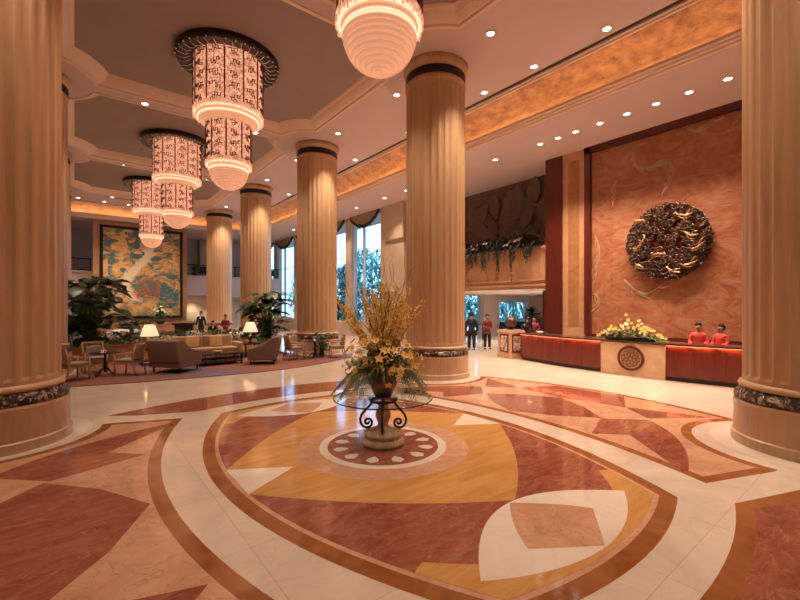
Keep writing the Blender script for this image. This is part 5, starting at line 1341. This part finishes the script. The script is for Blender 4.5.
x, y = px_at(213, 22.8); t_ = thing('stool', 'low stool carrying the seated guest in the dining lounge', 'stool', (x, y + 0.02, 0)); MB().lathe([(0.17, 0), (0.18, 0.03), (0.05, 0.06), (0.05, 0.36), (0.2, 0.38), (0.2, 0.41)], 16).build('stool_body', 'blackwood', t_)
# dark buffet stand with vases, and dark cabinet
x, y = px_at(129, 25.0); t = thing('buffet_stand', 'dark buffet stand with rounded jars in the dining lounge', 'stand', (x, y, 0))
MB().lathe([(0.45, 0), (0.45, 0.05), (0.3, 0.1), (0.28, 0.7), (0.6, 0.78), (0.62, 0.85)], 20).build('stand_body', 'blackwood', t)
for k in range(5): a = k * 2 * PI / 5; MB().lathe([(0.08, 0.85), (0.14, 0.95), (0.12, 1.08), (0.05, 1.14), (0.06, 1.2)], 14, (0.38 * math.cos(a), 0.38 * math.sin(a), 0)).build('jar', 'chrome' if k == 1 else 'blackwood', t)
x, y = px_at(184.5, 25.5); t = thing('dark_cabinet', 'dark cabinet with a glass screen below the mural edge', 'cabinet', (x, y, 0), R(-20))
MB().box((-0.5, -0.3, 0), (0.5, 0.3, 0.95)).box((-0.65, -0.38, 0.95), (0.65, 0.38, 1.05)).build('cabinet_body', 'blackwood', t)
# vase with tall arrangement below the mural
x, y = px_at(160, 29); t = thing('marble_console', 'beige marble console under the painted mural', 'console', (x - 0.2, y + 0.6, 0), 0)
MB().box((-2.2, -0.4, 0), (2.2, 0.4, 0.72)).box((-2.3, -0.46, 0.72), (2.3, 0.46, 0.80)).build('console_body', 'pierstone', t)
vx, vy = x + 0.1, y + 0.6
t = thing('mural_vase', 'dark green round vase on the console under the mural', 'vase', (vx, vy, 0.80))
MB().lathe([(0.16, 0), (0.2, 0.04), (0.36, 0.25), (0.40, 0.45), (0.32, 0.62), (0.26, 0.66), (0.28, 0.7)], 24).build('vase_body', 'pot', t)
t = thing('mural_flowers', 'tall white flowers and grasses in the dark green vase', 'flowers', (vx, vy, 1.45)); b = MB(); rn = random.Random(2)
for k in range(130):
    az = rn.uniform(0, 2 * PI); el = R(rn.uniform(0, 85)); d = frame_dir(az, el); b.leaf((0, 0, 0), d, rn.uniform(0.5, 1.0) if el < 1 else rn.uniform(1.0, 1.7), 0.07, Vector((0, 0, 1)), 0.3)
b.build('foliage', 'leaf2', t); b = MB()
for k in range(36):
    az = rn.uniform(0, 2 * PI); el = R(rn.uniform(5, 70)); d = frame_dir(az, el); petals(b, d * rn.uniform(.45, .8), d, 0.12, 5, 0, 0.3)
b.build('white_blooms', 'lily', t)
o = MB()
for k in range(500): o.leaf((rn.uniform(-.9, .9), rn.uniform(-.25, .25), rn.uniform(0, .2)), (rn.uniform(-1, 1), rn.uniform(-1, 1), rn.uniform(0, 1)), 0.2, 0.08, Vector((0, 0, 1)), 0.4, 0, 2)
oo = o.build('console_greenery', 'leaf2', None, (vx - 1.5, vy, 0.80)); tag(oo, 'low green foliage on the console left of the vase', 'plant'); oo['kind'] = 'stuff'
# glass balustrade of the lounge under the mural
t = thing('glass_screen', 'low clear glass screen in front of the painted mural', 'glass screen', (4.2, 35.6, 0))
MB().box((-3.6, -0.01, 0.9), (3.4, 0.01, 1.65)).build('glass_panel', 'glass', t)
MB().box((-3.6, -0.06, 0), (3.4, 0.06, 0.9)).build('base_wall', 'pierstone', t)
# mural
t = thing('painted_mural', 'tall painted mural of gold, teal and red landscape patches', 'painting')
mb_ = MB().box((1.62, 36.72, 1.35), (6.62, 36.76, 7.82)); mb_.build('canvas', 'mural', t)
f = MB(); f.box((1.42, 36.66, 1.15), (6.82, 36.79, 1.35)).box((1.42, 36.66, 7.82), (6.82, 36.79, 8.02)).box((1.42, 36.66, 1.35), (1.62, 36.79, 7.82)).box((6.62, 36.66, 1.35), (6.82, 36.79, 7.82))
f.build('frame', 'blackwood', t)
# niche wall, under the balcony
struct(MB().box((7.4, 41.0, 0), (11.6, 41.2, 3.0)).build('wall_niche', 'wallstone'))
# balcony furniture and plant
t = thing('balcony_palm', 'small palm in a pot on the balcony by the mural', 'plant', (8.3, 39.7, 4.6)); b = MB()
for k in range(40):
    d = frame_dir(rn.uniform(0, 6.28), R(rn.uniform(25, 85))); b.leaf((0, 0, 0.4), d, rn.uniform(0.9, 1.5), 0.10, Vector((0, 0, 1)), 0.5)
b.build('fronds', 'leaf2', t); MB().lathe([(0.15, 0), (0.22, 0.4), (0.2, 0.4), (0.02, .35)], 14).build('pot', 'pot', t)
def bal_chair(px, z, label):
    x, y = px_at(px, z); t = thing('balcony_chair', label, 'chair', (x, max(y, 38.6), 4.6), PI, 'dark chairs on the far balcony')
    MB().rbox((-.3, -.3, .35), (.3, .3, .46), .03).build('seat', 'blackwood', t); MB().rbox((-.3, .24, .4), (.3, .32, .95), .03).build('backrest', 'blackwood', t)
    for sx in (-1, 1):
        for sy in (-1, 1): MB().box((sx * .27 - .02, sy * .27 - .02, 0), (sx * .27 + .02, sy * .27 + .02, .36)).build('leg', 'blackwood', t)
for px, lb in ((203, 'dark balcony chair just left of the smallest right column'), (232, 'dark balcony chair between the two farthest right columns'), (276, 'dark balcony chair left in the gap before the middle column'), (288, 'dark balcony chair right in the gap before the middle column')): bal_chair(px, 36, lb)

# low lobby furniture
struct(MB().box((17, 19.3, -0.02), (31, 24, 0.0)).build('ground_terrace', 'cream'))
t = thing('navy_sofa', 'navy blue patterned sofa in front of the lobby window', 'sofa', (25.2, 18.1, 0))
MB().rbox((-1.4, -.45, .1), (1.4, .4, .45), .05).build('seat', 'blueseat', t); MB().rbox((-1.4, .15, .3), (1.4, .45, .95), .06).build('backrest', 'blueseat', t)
for s in (-1, 1): MB().rbox((s * 1.35 - .12, -.45, .1), (s * 1.35 + .12, .45, .65), .05).build('armrest', 'blueseat', t)
for sx in (-1, 1):
    for sy in (-1, 1): MB().box((sx * 1.3 - .03, sy * .35 - .03, 0), (sx * 1.3 + .03, sy * .35 + .03, .12)).build('leg', 'blackwood', t)
t = thing('lobby_shrub', 'dark potted shrub before the far lobby window', 'plant', (24.5, 16.4, 0)); MB().lathe([(.2, 0), (.3, .55), (.27, .55), (.02, .5)], 16).build('pot', 'pot', t); b = MB()
for k in range(260):
    d = frame_dir(rn.uniform(0, 6.28), R(rn.uniform(-20, 90))); b.leaf(Vector((0, 0, 1.3)) + d * rn.uniform(.1, .55), d, .4, .12, Vector((0, 0, 1)), .4, 0, 2)
b.tube([(0, 0, .5), (0, 0, 1.4)], .04, 6); b.build('foliage', 'leafdark', t)
for (xa, xb) in ((16.3, 22.2), (23.9, 27.6)):
    w = MB(); w.box((xa, 18.9, 0.0 if xa < 20 else 0.35), (xb, 18.96, 0.06 if xa < 20 else 0.42)).box((xa, 18.9, 2.4 if xa > 20 else 2.8), (xb, 18.96, 2.46 if xa > 20 else 2.88))
    n = 3
    for k in range(n + 1): xx = xa + (xb - xa) * k / n; w.box((xx - .03, 18.9, 0.3 if xa > 20 else 0.0), (xx + .03, 18.96, 2.45 if xa > 20 else 2.88))
    wo = struct(w.build('window_%d' % wn_, 'mullion')); wn_ += 1
    MB().box((xa, 18.92, 0.06 if xa < 20 else 0.4), (xb, 18.932, 2.4 if xa > 20 else 2.8)).build('pane', 'pane', wo)
t = thing('queue_rail', 'dark waist-high metal rail behind the man in black', 'railing', (18.6, 17.2, 0))
for x in (-1.8, -0.6, 0.6, 1.8): MB().box((x - .03, -.03, 0), (x + .03, .03, .95)).build('post', 'blackwood', t)
MB().box((-1.85, -.025, .93), (1.85, .025, .98)).build('handrail', 'blackwood', t)

# ================================================================ GARDEN
def garden_tree(label, x, y, H, Rr, seed, n=900, trunk=True):
    rn = random.Random(seed); t = thing('garden_tree', label, 'tree', (x, y, -0.02), 0, 'garden trees outside the windows')
    b = MB()
    for k in range(n):
        d = frame_dir(rn.uniform(0, 6.28), R(rn.uniform(-90, 90))); q = rn.random() ** .4
        c = Vector((d.x * Rr * q, d.y * Rr * q, H * .55 + d.z * H * .45 * q)); b.leaf(c, (rn.uniform(-1, 1), rn.uniform(-1, 1), rn.uniform(-1, .6)), rn.uniform(.35, .7), rn.uniform(.12, .25), Vector((0, 0, 1)), .4, 0, 2)
    b.build('foliage', 'outleaf', t); MB().tube([(0, 0, 0), (0.1, 0, H * .4), (0, 0.1, H * .8)], [.16, .12, .05], 8).build('trunk', 'twig', t)
gl = [(20.5, 24.5, 6.2, 1.7), (22, 29.5, 7.6, 2.2), (20.0, 33.5, 6.0, 1.8), (24.5, 37, 8.5, 2.6), (19.5, 40.5, 5, 1.8), (27.5, 27, 7, 2.2), (18.3, 30.9, 2.8, 1.3), (23, 46, 8, 3)]
for i, (x, y, h, r) in enumerate(gl): garden_tree('leafy garden tree beyond the tall window glass, %s from the gallery' % ordn[i], x, y, h, r, i + 30, 1500)
for i, (x, y, h, r) in enumerate([(19.5, 22.0, 2.6, 1.5), (23.5, 22.5, 3.2, 1.8), (27.5, 23, 3.4, 1.9), (31.5, 23, 3.6, 1.9)]): garden_tree('leafy garden shrub outside the low lobby windows, %s from the left' % ordn[i], x, y, h, r, i + 60, 600)
